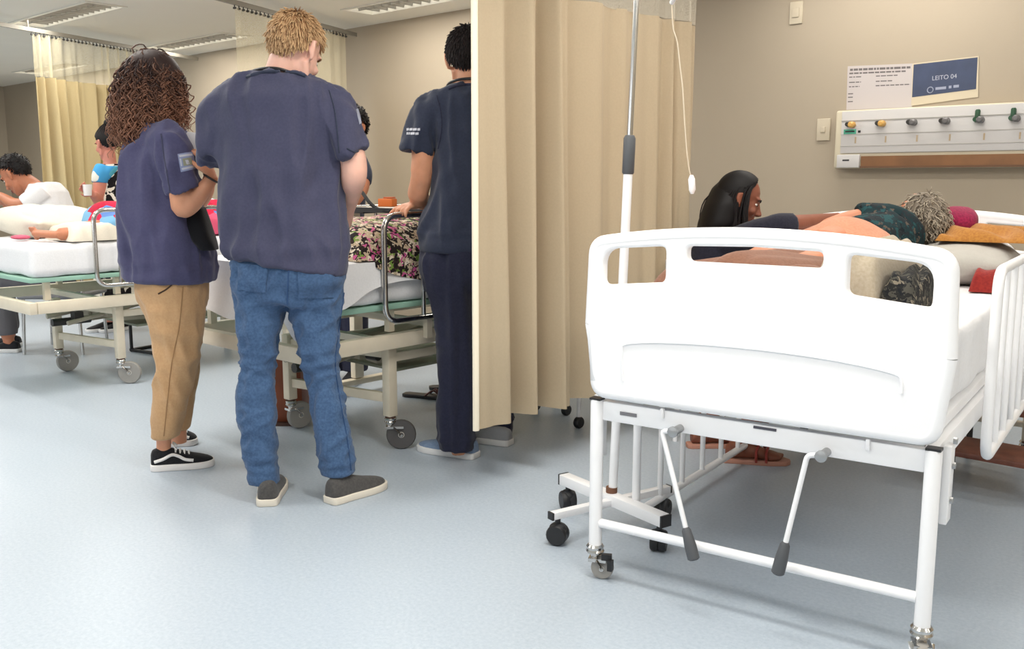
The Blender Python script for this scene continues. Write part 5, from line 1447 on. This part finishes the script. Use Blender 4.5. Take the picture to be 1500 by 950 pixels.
for dx, dd in ((0, -.12), (-.07, .10)):
    hip = F.pt(1050, 505, d0 + .08) + Vector((0, dd, 0)); hip.z = .50
    foot = (ground(1082, 676) - F.B if dd < 0 else ground(1030, 654) - F.B)
    knee = Vector((hip.x + .36 + dx, hip.y - .10 + dd, .50)); ank = Vector((foot.x, foot.y, .085))
    F.body.tube(path_smooth([hip, (hip + knee) / 2 + Vector((0, 0, .01)), knee, (knee + ank) / 2 + Vector((0, .02, 0)), ank, ank - Vector((0, 0, .03))], 4), [.085] * 4 + [.078] * 4 + [.062] * 4 + [.055] * 4 + [.036] * 4 + [.034], 14)
    fd = Vector((.93, -.15, 0)) if dd < 0 else Vector((.95, .1, 0)); fd.normalize(); n_ = Vector((-fd.y, fd.x, 0))
    F.body.rings([[ank + fd * t + n_ * (w_ * math.cos(q)) + Vector((0, 0, zc - ank.z + h_ * math.sin(q))) for q in (2 * PI * j / 12 for j in range(12))] for t, w_, h_, zc in
                  ((-.055, .022, .024, .044), (-.03, .030, .034, .052), (.03, .033, .034, .054), (.09, .040, .024, .042), (.14, .044, .016, .034), (.165, .036, .011, .030))])
    for k_ in range(5):
        a_ = ank + fd * (.155 - abs(k_ - .8) * .007) + n_ * ((k_ - 2) * .0165 * (1 if dd > 0 else -1)); a_.z = .029
        F.body.tube([a_ - fd * .02, a_ + fd * .012, a_ + fd * (.034 if k_ == 0 else .026)], [.010, .0095, .007], 8)
    F.foot = getattr(F, 'foot', []) + [(ank.copy(), fd, n_)]
blob('body', F.body, SKIND, F.root, .0054, 3)
DARKT = cloth_mat('dark_blue_black_cloth', srgb(30, 30, 42), srgb(38, 38, 52), scale=220)
tm = MB(); F.rows(tm, shp); F.limb(tm, [(1052, 352, d0 - .06, .05)] + [(x, y, d, r + .014) for x, y, d, r in arm[:3]] + [(1160, 329, d0 - .14, .053)])
F.limb(tm, [(1030, 360, d0 + .10, .06), (1048, 412, d0 + .15, .058)])
blob('top', tm, DARKT, F.root, .009, 3, cloth_post(.005, 9, 5, 81))
sk = MB()
for ank, fd, n_ in F.foot: pass
hip0 = F.pt(1050, 505, d0 + .08); hip0.z = .5
for dx, dd in ((0, -.12), (-.07, .10)):
    hp = hip0 + Vector((0, dd, 0)); kn = Vector((hp.x + .36 + dx, hp.y - .10 + dd, .50)); ft = F.foot[0 if dd < 0 else 1][0]
    sk.tube(path_smooth([hp - Vector((.06, 0, 0)), (hp + kn) / 2, kn, kn.lerp(ft, .5), kn.lerp(ft, .62)], 4), [.10] * 4 + [.094] * 4 + [.080] * 4 + [.074] * 4 + [.072], 14)
blob('trousers', sk, DARKT, F.root, .009, 3, cloth_post(.004, 9, 9, 82))
HK = lambda p: p.z > .085 - 1.1 * max(0, -p.y + .035) and p.z > -.06 and p.y < .045
ho = obj('hair', hair_cap(F, 'hair', hc, HM, HK, HAIRK, .93, 1.1), HAIRK, F.root, angle=None)
vol = MB(); F.rows(vol, [(1058, 1094, 262, d0 + .03, .06), (1044, 1092, 275, d0 + .03, .088), (1033, 1084, 298, d0 + .015, .112), (1024, 1080, 325, d0 + .02, .125), (1019, 1062, 350, d0 + .04, .115), (1018, 1050, 378, d0 + .05, .09)])
blob('hair_volume', vol, HAIRK, ho, .009, 4)
R_s, N_s = scalp(1100, hc, HM, HK, seed=19, k=.96)
dirs = []; ln_ = []
for p, nn in zip(R_s, N_s):
    q = HM.transposed() @ (p - hc)
    sw = HM @ Vector((0, -.9, -.5)); tg = sw - nn * nn.dot(sw)
    dirs.append(nn * .10 + tg.normalized() * 1.0 + Vector((rnd.gauss(0, .05), rnd.gauss(0, .05), rnd.gauss(0, .05))))
    ln_.append(max(.1, p.z - F.pt(1030, 384, d0).z + rnd.gauss(.03, .02)))
strands('hair_lock', R_s, dirs, ln_, .0042, HAIRK, ho, 14, 4, .75, (.004, 1.2), 7, .5)
face_parts(F, hc, HM, .93)
RED = mat('red_strap', srgb(150, 56, 48), .5); PINKS = mat('pinkish_sole', srgb(192, 138, 118), .6)
for i, (ank, fd, n_) in enumerate(F.foot):
    oz = [(-.075, .022), (-.06, .034), (0, .036), (.07, .044), (.13, .046), (.185, .036), (.205, .01), (.205, -.012), (.185, -.036), (.13, -.046), (.07, -.042), (0, -.034), (-.06, -.032), (-.075, -.02)]
    so = obj('sandal', MB().prism([((ank + fd * a + n_ * b).x, (ank + fd * a + n_ * b).y) for a, b in oz], 0, .019), PINKS, F.root, bevel=.003)
    sm_ = MB()
    for t in (.065, .105):
        c = ank + fd * t; c.z = 0
        sm_.tube(path_smooth([c + n_ * .048 + Vector((0, 0, .014)), c + n_ * .040 + Vector((0, 0, .055)), c + Vector((0, 0, .074)) + fd * .012, c - n_ * .040 + Vector((0, 0, .055)), c - n_ * .048 + Vector((0, 0, .014))], 5), .009, 8, flat=.6)
    obj('strap', sm_, RED, so)
# chair under her
cb_ = room(F.B + Vector((hip0.x - .02, hip0.y, 0)))
def chair(label, loc, rz, seatm, legm, back=True, seat_z=.40):
    t = thing('chair', label, 'chair', loc, rz)
    obj('seat', MB().rbox((0, 0, seat_z - .015), (.42, .42, .03), .012), seatm, t)
    for x in (-.18, .18):
        for y in (-.18, .18): obj('leg', MB().tube([(x * 1.08, y * 1.08, 0), (x, y, seat_z - .03)], .011, 10), legm, t)
    if back:
        obj('backrest', MB().rbox((0, .215, seat_z + .30), (.40, .022, .20), .010), seatm, t)
        for x in (-.17, .17): obj('back_post', MB().cyl((x, .20, seat_z - .02), (x, .225, seat_z + .30), .010, 10), legm, t)
    return t
chair('white plastic chair under the woman with long black hair', cb_, YAW + PI / 2, PLASTIC, WHITE, True, .395)

# ---- patient lying on the white bed (axes of the bed)
P = Person('patient with short grey hair in a teal floral top lying in the white bed', (0, 0, 0))
P.root.location = BC; P.root.rotation_euler = (0, 0, BTH)
hc = Vector((.055, 1.60, 1.0)); HM = Matrix.Rotation(math.radians(-75), 3, 'X') @ Matrix.Rotation(math.radians(200), 3, 'Y')
HM = Matrix.Rotation(math.radians(30), 3, 'Z') @ Matrix.Rotation(math.radians(70), 3, 'X')
head(P.body, hc, HM, .93)
V3 = lambda *a: Vector(a)
tors = path_smooth([V3(.045, 1.50, .975), V3(.03, 1.44, .955), V3(.0, 1.36, .925), V3(-.06, 1.2, .905), V3(-.10, 1.05, .905), V3(-.12, .95, .895)], 4)
P.body.tube(tors, [.05] * 4 + [.07] * 4 + [.10] * 4 + [.092] * 4 + [.088] * 4 + [.085], 18)
for s_ in (-1, 1):
    P.body.tube(path_smooth([V3(-.10 + s_ * .06, 1.0, .88), V3(-.16 + s_ * .08, .65, .868), V3(-.14 + s_ * .08, .30, .832), V3(-.13 + s_ * .08, .22, .83)], 4), [.075] * 4 + [.06] * 4 + [.038] * 4 + [.035], 14)
P.body.tube(path_smooth([V3(.03, 1.42, .985), V3(-.09, 1.33, 1.0), V3(-.20, 1.22, .955), V3(-.27, 1.12, .915)], 5), [.042] * 5 + [.044] * 5 + [.036] * 5 + [.026], 14)
hand(P.body, V3(-.27, 1.12, .915), (-.5, -.8, -.25), (.1, 0, -1), 1, .86, .3)
blob('body', P.body, SKINT, P.root, .0056, 3)
TEAL = print_mat('teal_floral_print', [(0, srgb(26, 46, 50)), (.4, srgb(34, 40, 44)), (.68, srgb(34, 68, 72)), (.86, srgb(84, 74, 66)), (.93, srgb(20, 28, 34))], 55)
tt = MB(); tt.tube(tors[3:13], [.07] + [.09] * 4 + [.120] * 4 + [.108], 20)
tt.tube(path_smooth([V3(.05, 1.45, .965), V3(-.02, 1.38, 1.0), V3(-.10, 1.32, 1.0)], 4), [.06] * 4 + [.064] * 4 + [.058], 14)
blob('top', tt, TEAL, P.root, .009, 3, cloth_post(.005, 12, 12, 91))
HGc = lambda p: p.z > .06 - 1.2 * max(0, -p.y + .05) and p.z > -.07
ho = obj('hair', hair_cap(P, 'hair', hc, HM, HGc, HAIRG, .93, 1.08), HAIRG, P.root, angle=None)
R_s, N_s = scalp(900, hc, HM, HGc, seed=29, k=.95)
strands('hair_lock', R_s, [n_ * .4 + Vector((rnd.gauss(0, .5), rnd.gauss(0, .5), rnd.gauss(-.2, .3))) for n_ in N_s], .045, .0030, HAIRG, ho, 6, 4, .25, (.004, 1.5), 8, .4)
face_parts(P, hc, HM, .93, brows=HAIRG)
drape('blanket', 'pinkish tan cloth rising over the patient\'s hip beside the teal top', 'blanket',
      lambda a, b: .10 + .125 * g(a, .58, .36) * g(b, .5, .5) + .008 * fold(a, b, 6, 4), -.36, .10, .95, 1.33, cloth_mat('brown_blanket_lit', srgb(186, 126, 98), srgb(196, 138, 110), scale=120), zb=.79, nu=40, nv=40)  # lit top of the brown blanket, its light put into the paler colour

# ---- woman with a bun, behind the far left bed
B = at(164, 300, 7.15); B.z = 0
N = Person('woman with a small dark bun and patterned dress, holding a white cup', B)
d0 = B.y
hc = N.pt(157, 211, d0); HM = head_matrix(math.radians(-62), math.radians(14), 0)
dress = [(149, 176, 240, d0, .06), (144, 184, 247, d0, .09), (141, 188, 262, d0, .11), (143, 189, 285, d0, .12), (145, 190, 310, d0, .13), (143, 193, 350, d0, .15), (142, 196, 400, d0, .16), (140, 200, 446, d0, .17)]
N.rows(N.body, dress[:6], k=.86)
N.limb(N.body, [(162, 248, d0, .055), (161, 236, d0, .046), (159, 222, d0, .046)])
head(N.body, hc, HM, .92)
N.limb(N.body, [(150, 254, d0 - .08, .052), (147, 272, d0 - .10, .052), (146, 292, d0 - .10, .046), (141, 289, d0 - .16, .038), (136, 284, d0 - .22, .028)])
hand(N.body, N.pt(136, 284, d0 - .22), (-.5, -.5, .5), (.6, -.6, .1), -1, .85, .5)
N.limb(N.body, [(182, 256, d0 + .05, .052), (187, 280, d0 + .05, .046), (182, 300, d0 - .1, .034)])
hand(N.body, N.pt(182, 300, d0 - .1), (-.4, -.7, -.4), (0, 0, -1), 1, .85, .4)
for x in (158, 178): N.body.tube([N.pt(x, 420, d0) * 1.0, Vector((N.pt(x, 420, d0).x, 0.0, .1)), Vector((N.pt(x, 420, d0).x, 0.0, .07))], [.06, .042, .042], 12)
blob('body', N.body, skin_mat('rosy_skin', srgb(206, 136, 118)), N.root, .0062, 3)
DRESS = print_mat('black_white_print', [(0, srgb(232, 226, 214)), (.42, srgb(26, 24, 26)), (.72, srgb(222, 214, 200)), (.9, srgb(40, 36, 34))], 24)
dm = MB(); N.rows(dm, dress); blob('dress', dm, DRESS, N.root, .01, 3, cloth_post(.004, 9, 4, 95))
yk = MB(); N.limb(yk, [(152, 245, d0 - .06, .06), (148, 256, d0 - .09, .064), (147, 268, d0 - .10, .062)])
N.rows(yk, [(147, 180, 243, d0 - .02, .085), (143, 178, 250, d0 - .02, .105), (146, 170, 262, d0 - .03, .11)])
blob('sleeve', yk, print_mat('blue_flower_print', [(0, srgb(70, 152, 206)), (.4, srgb(220, 222, 214)), (.6, srgb(86, 170, 196)), (.82, srgb(120, 160, 110))], 9), N.root, .009, 3)
HB_ = lambda p: p.z > .075 - 1.3 * max(0, -p.y + .05) and p.z > -.04
ho = obj('hair', hair_cap(N, 'hair', hc, HM, HB_, HAIRK, .92, 1.09), HAIRK, N.root, angle=None)
bt_ = hc + HM @ Vector((0, -.075, .135))
obj('bun', MB().ell(bt_, (.042, .042, .038)), HAIRK, N.root)
R_s, N_s = scalp(700, hc, HM, HB_, seed=33, k=.97)
strands('hair_lock', R_s, [(bt_ - p).normalized() + n_ * .35 for p, n_ in zip(R_s, N_s)], .05, .0034, HAIRK, ho, 4, 4, 0, None, 9)
face_parts(N, hc, HM, .92)
for i, x in enumerate((158, 178)):
    hp_ = Vector((N.pt(x, 420, d0).x, .09, 0)); shoe(N, hp_, hp_ + Vector((-.14, -.19, 0)), .09, BLKC, RUBG)
cpos = N.pt(134, 276, d0 - .24) + N.B + Vector((-.012, -.04, -.02))
cu_ = thing('cup', 'white cup in the hand of the woman with a bun', 'cup', room(cpos))
obj('cup_wall', MB().lathe([(.026, -.03), (.034, .05), (.031, .05), (.024, -.024), (0, -.024), (0, -.03)][::-1] + [(.026, -.03)], (0, 0, 0), 'Z', 18), PLASTIC, cu_)

# ---- man in white leaning over at the far left edge
B = at(30, 300, 6.35); B.z = 0
L_ = Person('dark-haired man in a white shirt leaning forward at the far left edge', B)
d0 = B.y
hc = L_.pt(24, 256, d0); HM = head_matrix(math.radians(-84), math.radians(38), 0)
head(L_.body, hc, HM, 1.0)
L_.limb(L_.body, [(30, 262, d0, .055), (44, 270, d0, .058), (56, 282, d0, .066)])
shl = [(46, 84, 268, d0 + .02, .12), (40, 96, 280, d0 + .02, .15), (42, 104, 300, d0 + .02, .16), (52, 112, 330, d0 + .02, .16), (62, 116, 365, d0 + .02, .16), (64, 118, 390, d0 + .02, .16)]
L_.rows(L_.body, shl, k=.86)
L_.limb(L_.body, [(52, 284, d0 - .14, .052), (38, 298, d0 - .17, .046), (22, 299, d0 - .17, .040), (6, 290, d0 - .14, .030), (-2, 286, d0 - .12, .026)])
hand(L_.body, L_.pt(-2, 286, d0 - .12), (-.9, .1, .3), (0, .3, -1), 1, .95, .5)
L_.limb(L_.body, [(60, 284, d0 + .17, .052), (46, 306, d0 + .17, .044), (20, 306, d0 + .10, .034), (8, 298, d0 + .06, .026)])
hand(L_.body, L_.pt(8, 298, d0 + .06), (-.9, -.1, .3), (0, -.3, -1), -1, .95, .5)
for dd in (-.10, .12):
    hp_ = L_.pt(90, 392, d0 + dd); hp_.z = .50; kn = hp_ + Vector((-.42, 0, .0)); ft = Vector((kn.x + .03, kn.y, .09))
    L_.body.tube(path_smooth([hp_, (hp_ + kn) / 2, kn, (kn + ft) / 2, ft, ft - Vector((0, 0, .03))], 4), [.085] * 4 + [.078] * 4 + [.062] * 4 + [.05] * 4 + [.036] * 4 + [.034], 14)
    hh = Vector((ft.x + .07, ft.y, 0)); shoe(L_, hh, hh + Vector((-.26, 0, 0)), .095, BLKC, RUBG)
blob('body', L_.body, SKINT, L_.root, .0062, 3)
wm_ = MB(); L_.rows(wm_, shl + [(60, 122, 398, d0 + .02, .165)]); L_.limb(wm_, [(62, 278, d0 - .12, .064), (48, 290, d0 - .155, .062), (36, 299, d0 - .17, .058)]); L_.limb(wm_, [(64, 280, d0 + .15, .064), (50, 302, d0 + .17, .06)])
blob('shirt', wm_, SHEET, L_.root, .009, 3, cloth_post(.005, 9, 6, 97))
tm_ = MB()
for dd in (-.10, .12):
    hp_ = L_.pt(90, 392, d0 + dd); hp_.z = .50; kn = hp_ + Vector((-.42, 0, 0)); ft = Vector((kn.x + .03, kn.y, .12))
    tm_.tube(path_smooth([hp_ + Vector((.05, 0, 0)), (hp_ + kn) / 2, kn, (kn + ft) / 2, ft], 4), [.10] * 4 + [.092] * 4 + [.078] * 4 + [.068] * 4 + [.06], 14)
blob('trousers', tm_, cloth_mat('grey_trousers', srgb(96, 94, 98)), L_.root, .009, 3, cloth_post(.004, 9, 7, 98))
ho = obj('hair', hair_cap(L_, 'hair', hc, HM, HAIR_R, HAIRK, grow=1.09), HAIRK, L_.root, angle=None)
R_s, N_s = scalp(900, hc, HM, HAIR_R, seed=35)
strands('hair_lock', R_s, [n_ * .5 + HM @ Vector((0, .5, 0)) + Vector((rnd.gauss(0, .3), rnd.gauss(0, .3), rnd.gauss(0, .3))) for n_ in N_s], .022, .004, HAIRK, ho, 4, 4, .1, None, 10)
face_parts(L_, hc, HM)
hp_ = L_.pt(90, 392, d0); cc_ = room(L_.B + Vector((hp_.x, hp_.y, 0)))
chair('chair with bent chrome legs under the man in white at far left', cc_, YAW - PI / 2, mat('grey_seat', srgb(120, 120, 124), .6), CHROME, True, .40)

# ---- dark-haired person behind the blond man
B = at(508, 300, 5.35); B.z = 0
K = Person('dark-haired person in navy, only the head showing behind the blond man\'s shoulder', B)
d0 = B.y
hc = K.pt(514, 190, d0); HM = head_matrix(math.radians(160), math.radians(20), 0)
HM = head_matrix(math.radians(-150), math.radians(12), 0)
head(K.body, hc, HM, .96)
K.limb(K.body, [(508, 226, d0, .058), (510, 212, d0, .05), (512, 198, d0, .05)])
kt = [(482, 526, 222, d0, .07), (466, 534, 230, d0, .10), (458, 537, 245, d0, .115), (460, 534, 290, d0, .12), (464, 530, 340, d0, .12), (460, 534, 372, d0, .135)]
K.rows(K.body, kt, k=.86)
K.limb(K.body, [(462, 245, d0, .046), (456, 285, d0, .042), (466, 312, d0 - .08, .034), (480, 318, d0 - .16, .026)]); hand(K.body, K.pt(480, 318, d0 - .16), (.4, -.8, 0), (0, 0, -1), 1, .95, .4)
K.limb(K.body, [(531, 246, d0 - .02, .044), (530, 275, d0 - .08, .040), (518, 296, d0 - .16, .032), (512, 300, d0 - .2, .026)]); hand(K.body, K.pt(512, 300, d0 - .2), (-.2, -.8, -.1), (0, 0, -1), -1, .95, .4)
for x in (480, 516):
    t_ = K.pt(x, 372, d0); K.body.tube([t_, Vector((t_.x, 0, .45)), Vector((t_.x, 0, .07))], [.075, .055, .036], 12)
blob('body', K.body, SKINT, K.root, .0062, 3)
km = MB(); K.rows(km, kt + [(459, 535, 378, d0, .14)]); K.limb(km, [(474, 234, d0, .06), (463, 248, d0, .062), (459, 270, d0, .058)]); K.limb(km, [(520, 234, d0, .058), (529, 250, d0 - .02, .056), (530, 268, d0 - .06, .054)])
blob('scrub_shirt', km, NAVY3, K.root, .009, 3, cloth_post(.005, 9, 5, 99))
kp = MB()
for x in (480, 516):
    t_ = K.pt(x, 366, d0); kp.tube([t_ + Vector((0, 0, .03)), Vector((t_.x, 0, .45)), Vector((t_.x, 0, .06))], [.10, .085, .075], 14)
    hp_ = Vector((t_.x, .07, 0)); shoe(K, hp_, hp_ + Vector((-.02, -.27, 0)), .095, BLKC, RUBG)
blob('trousers', kp, NAVYP, K.root, .009, 3)
ho = obj('hair', hair_cap(K, 'hair', hc, HM, HAIR_R, HAIRK, grow=1.12), HAIRK, K.root, angle=None)
R_s, N_s = scalp(900, hc, HM, HAIR_R, seed=37)
strands('hair_lock', R_s, [n_ * .6 + HM @ Vector((0, .4, 0)) + Vector((rnd.gauss(0, .3), rnd.gauss(0, .3), rnd.gauss(0, .3))) for n_ in N_s], .02, .004, HAIRK, ho, 4, 4, .1, None, 11)
face_parts(K, hc, HM, .96)
cb0 = at(528, 282, 4.75); c1_ = at(560, 309, 4.35)
ct = thing('stethoscope', 'black stethoscope tube curving down behind the blond man\'s elbow onto the table', 'stethoscope', room(c1_))
obj('tubing', MB().tube(path_smooth([room(at(x, y, d)) - room(c1_) for x, y, d in ((516, 268, 4.95), (530, 281, 4.8), (540, 295, 4.7), (550, 304, 4.65), (560, 308.5, 4.6), (572, 309.5, 4.55))], 6), .009, 8), mat('matt_black_rubber', srgb(22, 22, 24), .9), ct)

# ---- patient under the colourful blanket on the far left bed, one foot showing
Q = Person('patient lying in the far left bed under the colourful blanket, one bare foot showing', (0, 0, 0))
Q.root.location = b1(0, 0, 0); Q.root.rotation_euler = (0, 0, 0)
hc = Vector((.02, 1.66, 1.035)); HM = Matrix.Rotation(PI, 3, 'Z') @ Matrix.Rotation(math.radians(75), 3, 'X')
head(Q.body, hc, HM, .95)
Q.body.tube(path_smooth([V3(.02, 1.56, .975), V3(.03, 1.46, .935), V3(.04, 1.30, .92), V3(.05, 1.10, .91), V3(.06, .95, .90)], 4), [.05] * 4 + [.085] * 4 + [.10] * 4 + [.092] * 4 + [.10], 18)
for s_, fx, fv in ((-1, .20, .56), (1, .345, .20)):
    Q.body.tube(path_smooth([V3(.06 + s_ * .07, .98, .89), V3(.12 + s_ * .08, .74, .885), V3(fx, fv + .09, .862), V3(fx + .002, fv + .02, .856)], 4), [.075] * 4 + [.055] * 4 + [.034] * 4 + [.032], 14)
    fd = Vector((-.75, -.28, .02)).normalized()
    a0 = V3(fx + .002, fv, .856)
    Q.body.tube([a0 - fd * .035, a0 + fd * .02, a0 + fd * .08, a0 + fd * .125, a0 + fd * .15], [.028, .034, .034, .034, .022], 12, flat=.62)
    nn_ = fd.cross(Vector((0, 1, .3))).normalized()
    for k_ in range(5): Q.body.tube([a0 + fd * .13 + nn_ * ((k_ - 2) * .0145), a0 + fd * (.178 - .005 * k_) + nn_ * ((k_ - 2) * .0155)], [.0095, .0075], 8)
    Q.body.tube(path_smooth([V3(.04 + s_ * .14, 1.46, .925), V3(.05 + s_ * .22, 1.22, .90), V3(.05 + s_ * .17, 1.02, .965)], 5), [.045] * 5 + [.038] * 5 + [.027], 14)
    hand(Q.body, V3(.05 + s_ * .17, 1.02, .965), (-s_ * .6, -.6, .12), (0, 0, -1), -s_, .88, .25)
blob('body', Q.body, SKINT, Q.root, .0062, 3)
gt = MB(); gt.tube(path_smooth([V3(.025, 1.51, .95), V3(.03, 1.46, .935), V3(.04, 1.30, .92), V3(.05, 1.12, .91)], 4), [.075] * 4 + [.098] * 4 + [.116] * 4 + [.108], 18)
for s_ in (-1, 1): gt.tube(path_smooth([V3(.04 + s_ * .11, 1.47, .925), V3(.045 + s_ * .185, 1.34, .915)], 4), [.056] * 4 + [.052], 14)
blob('gown', gt, cloth_mat('pale_gown', srgb(206, 206, 214)), Q.root, .009, 3)
ho = obj('hair', hair_cap(Q, 'hair', hc, HM, HAIR_R, HAIRK, .95, 1.07), HAIRK, Q.root, angle=None)
face_parts(Q, hc, HM, .95)
lump('cloth', 'small pink cloth on the foot end of the far left bed', 'cloth', b1(.10, .115, .823), (.07, .05, .014), cloth_mat('pink_cloth', srgb(206, 96, 120)), 14, .006)
drape('sheet', 'cream sheet over the patient\'s shin beside the rumpled pillow on the far left bed', 'sheet',
      lambda a, b: .068 + .022 * g(a, .6, .4) + .008 * fold(a, b, 4, 5), .10, .435, .245, .56, cloth_mat('cream_pillowcase', srgb(226, 218, 202)), b1, 0, zb=.818, nu=30, nv=30)
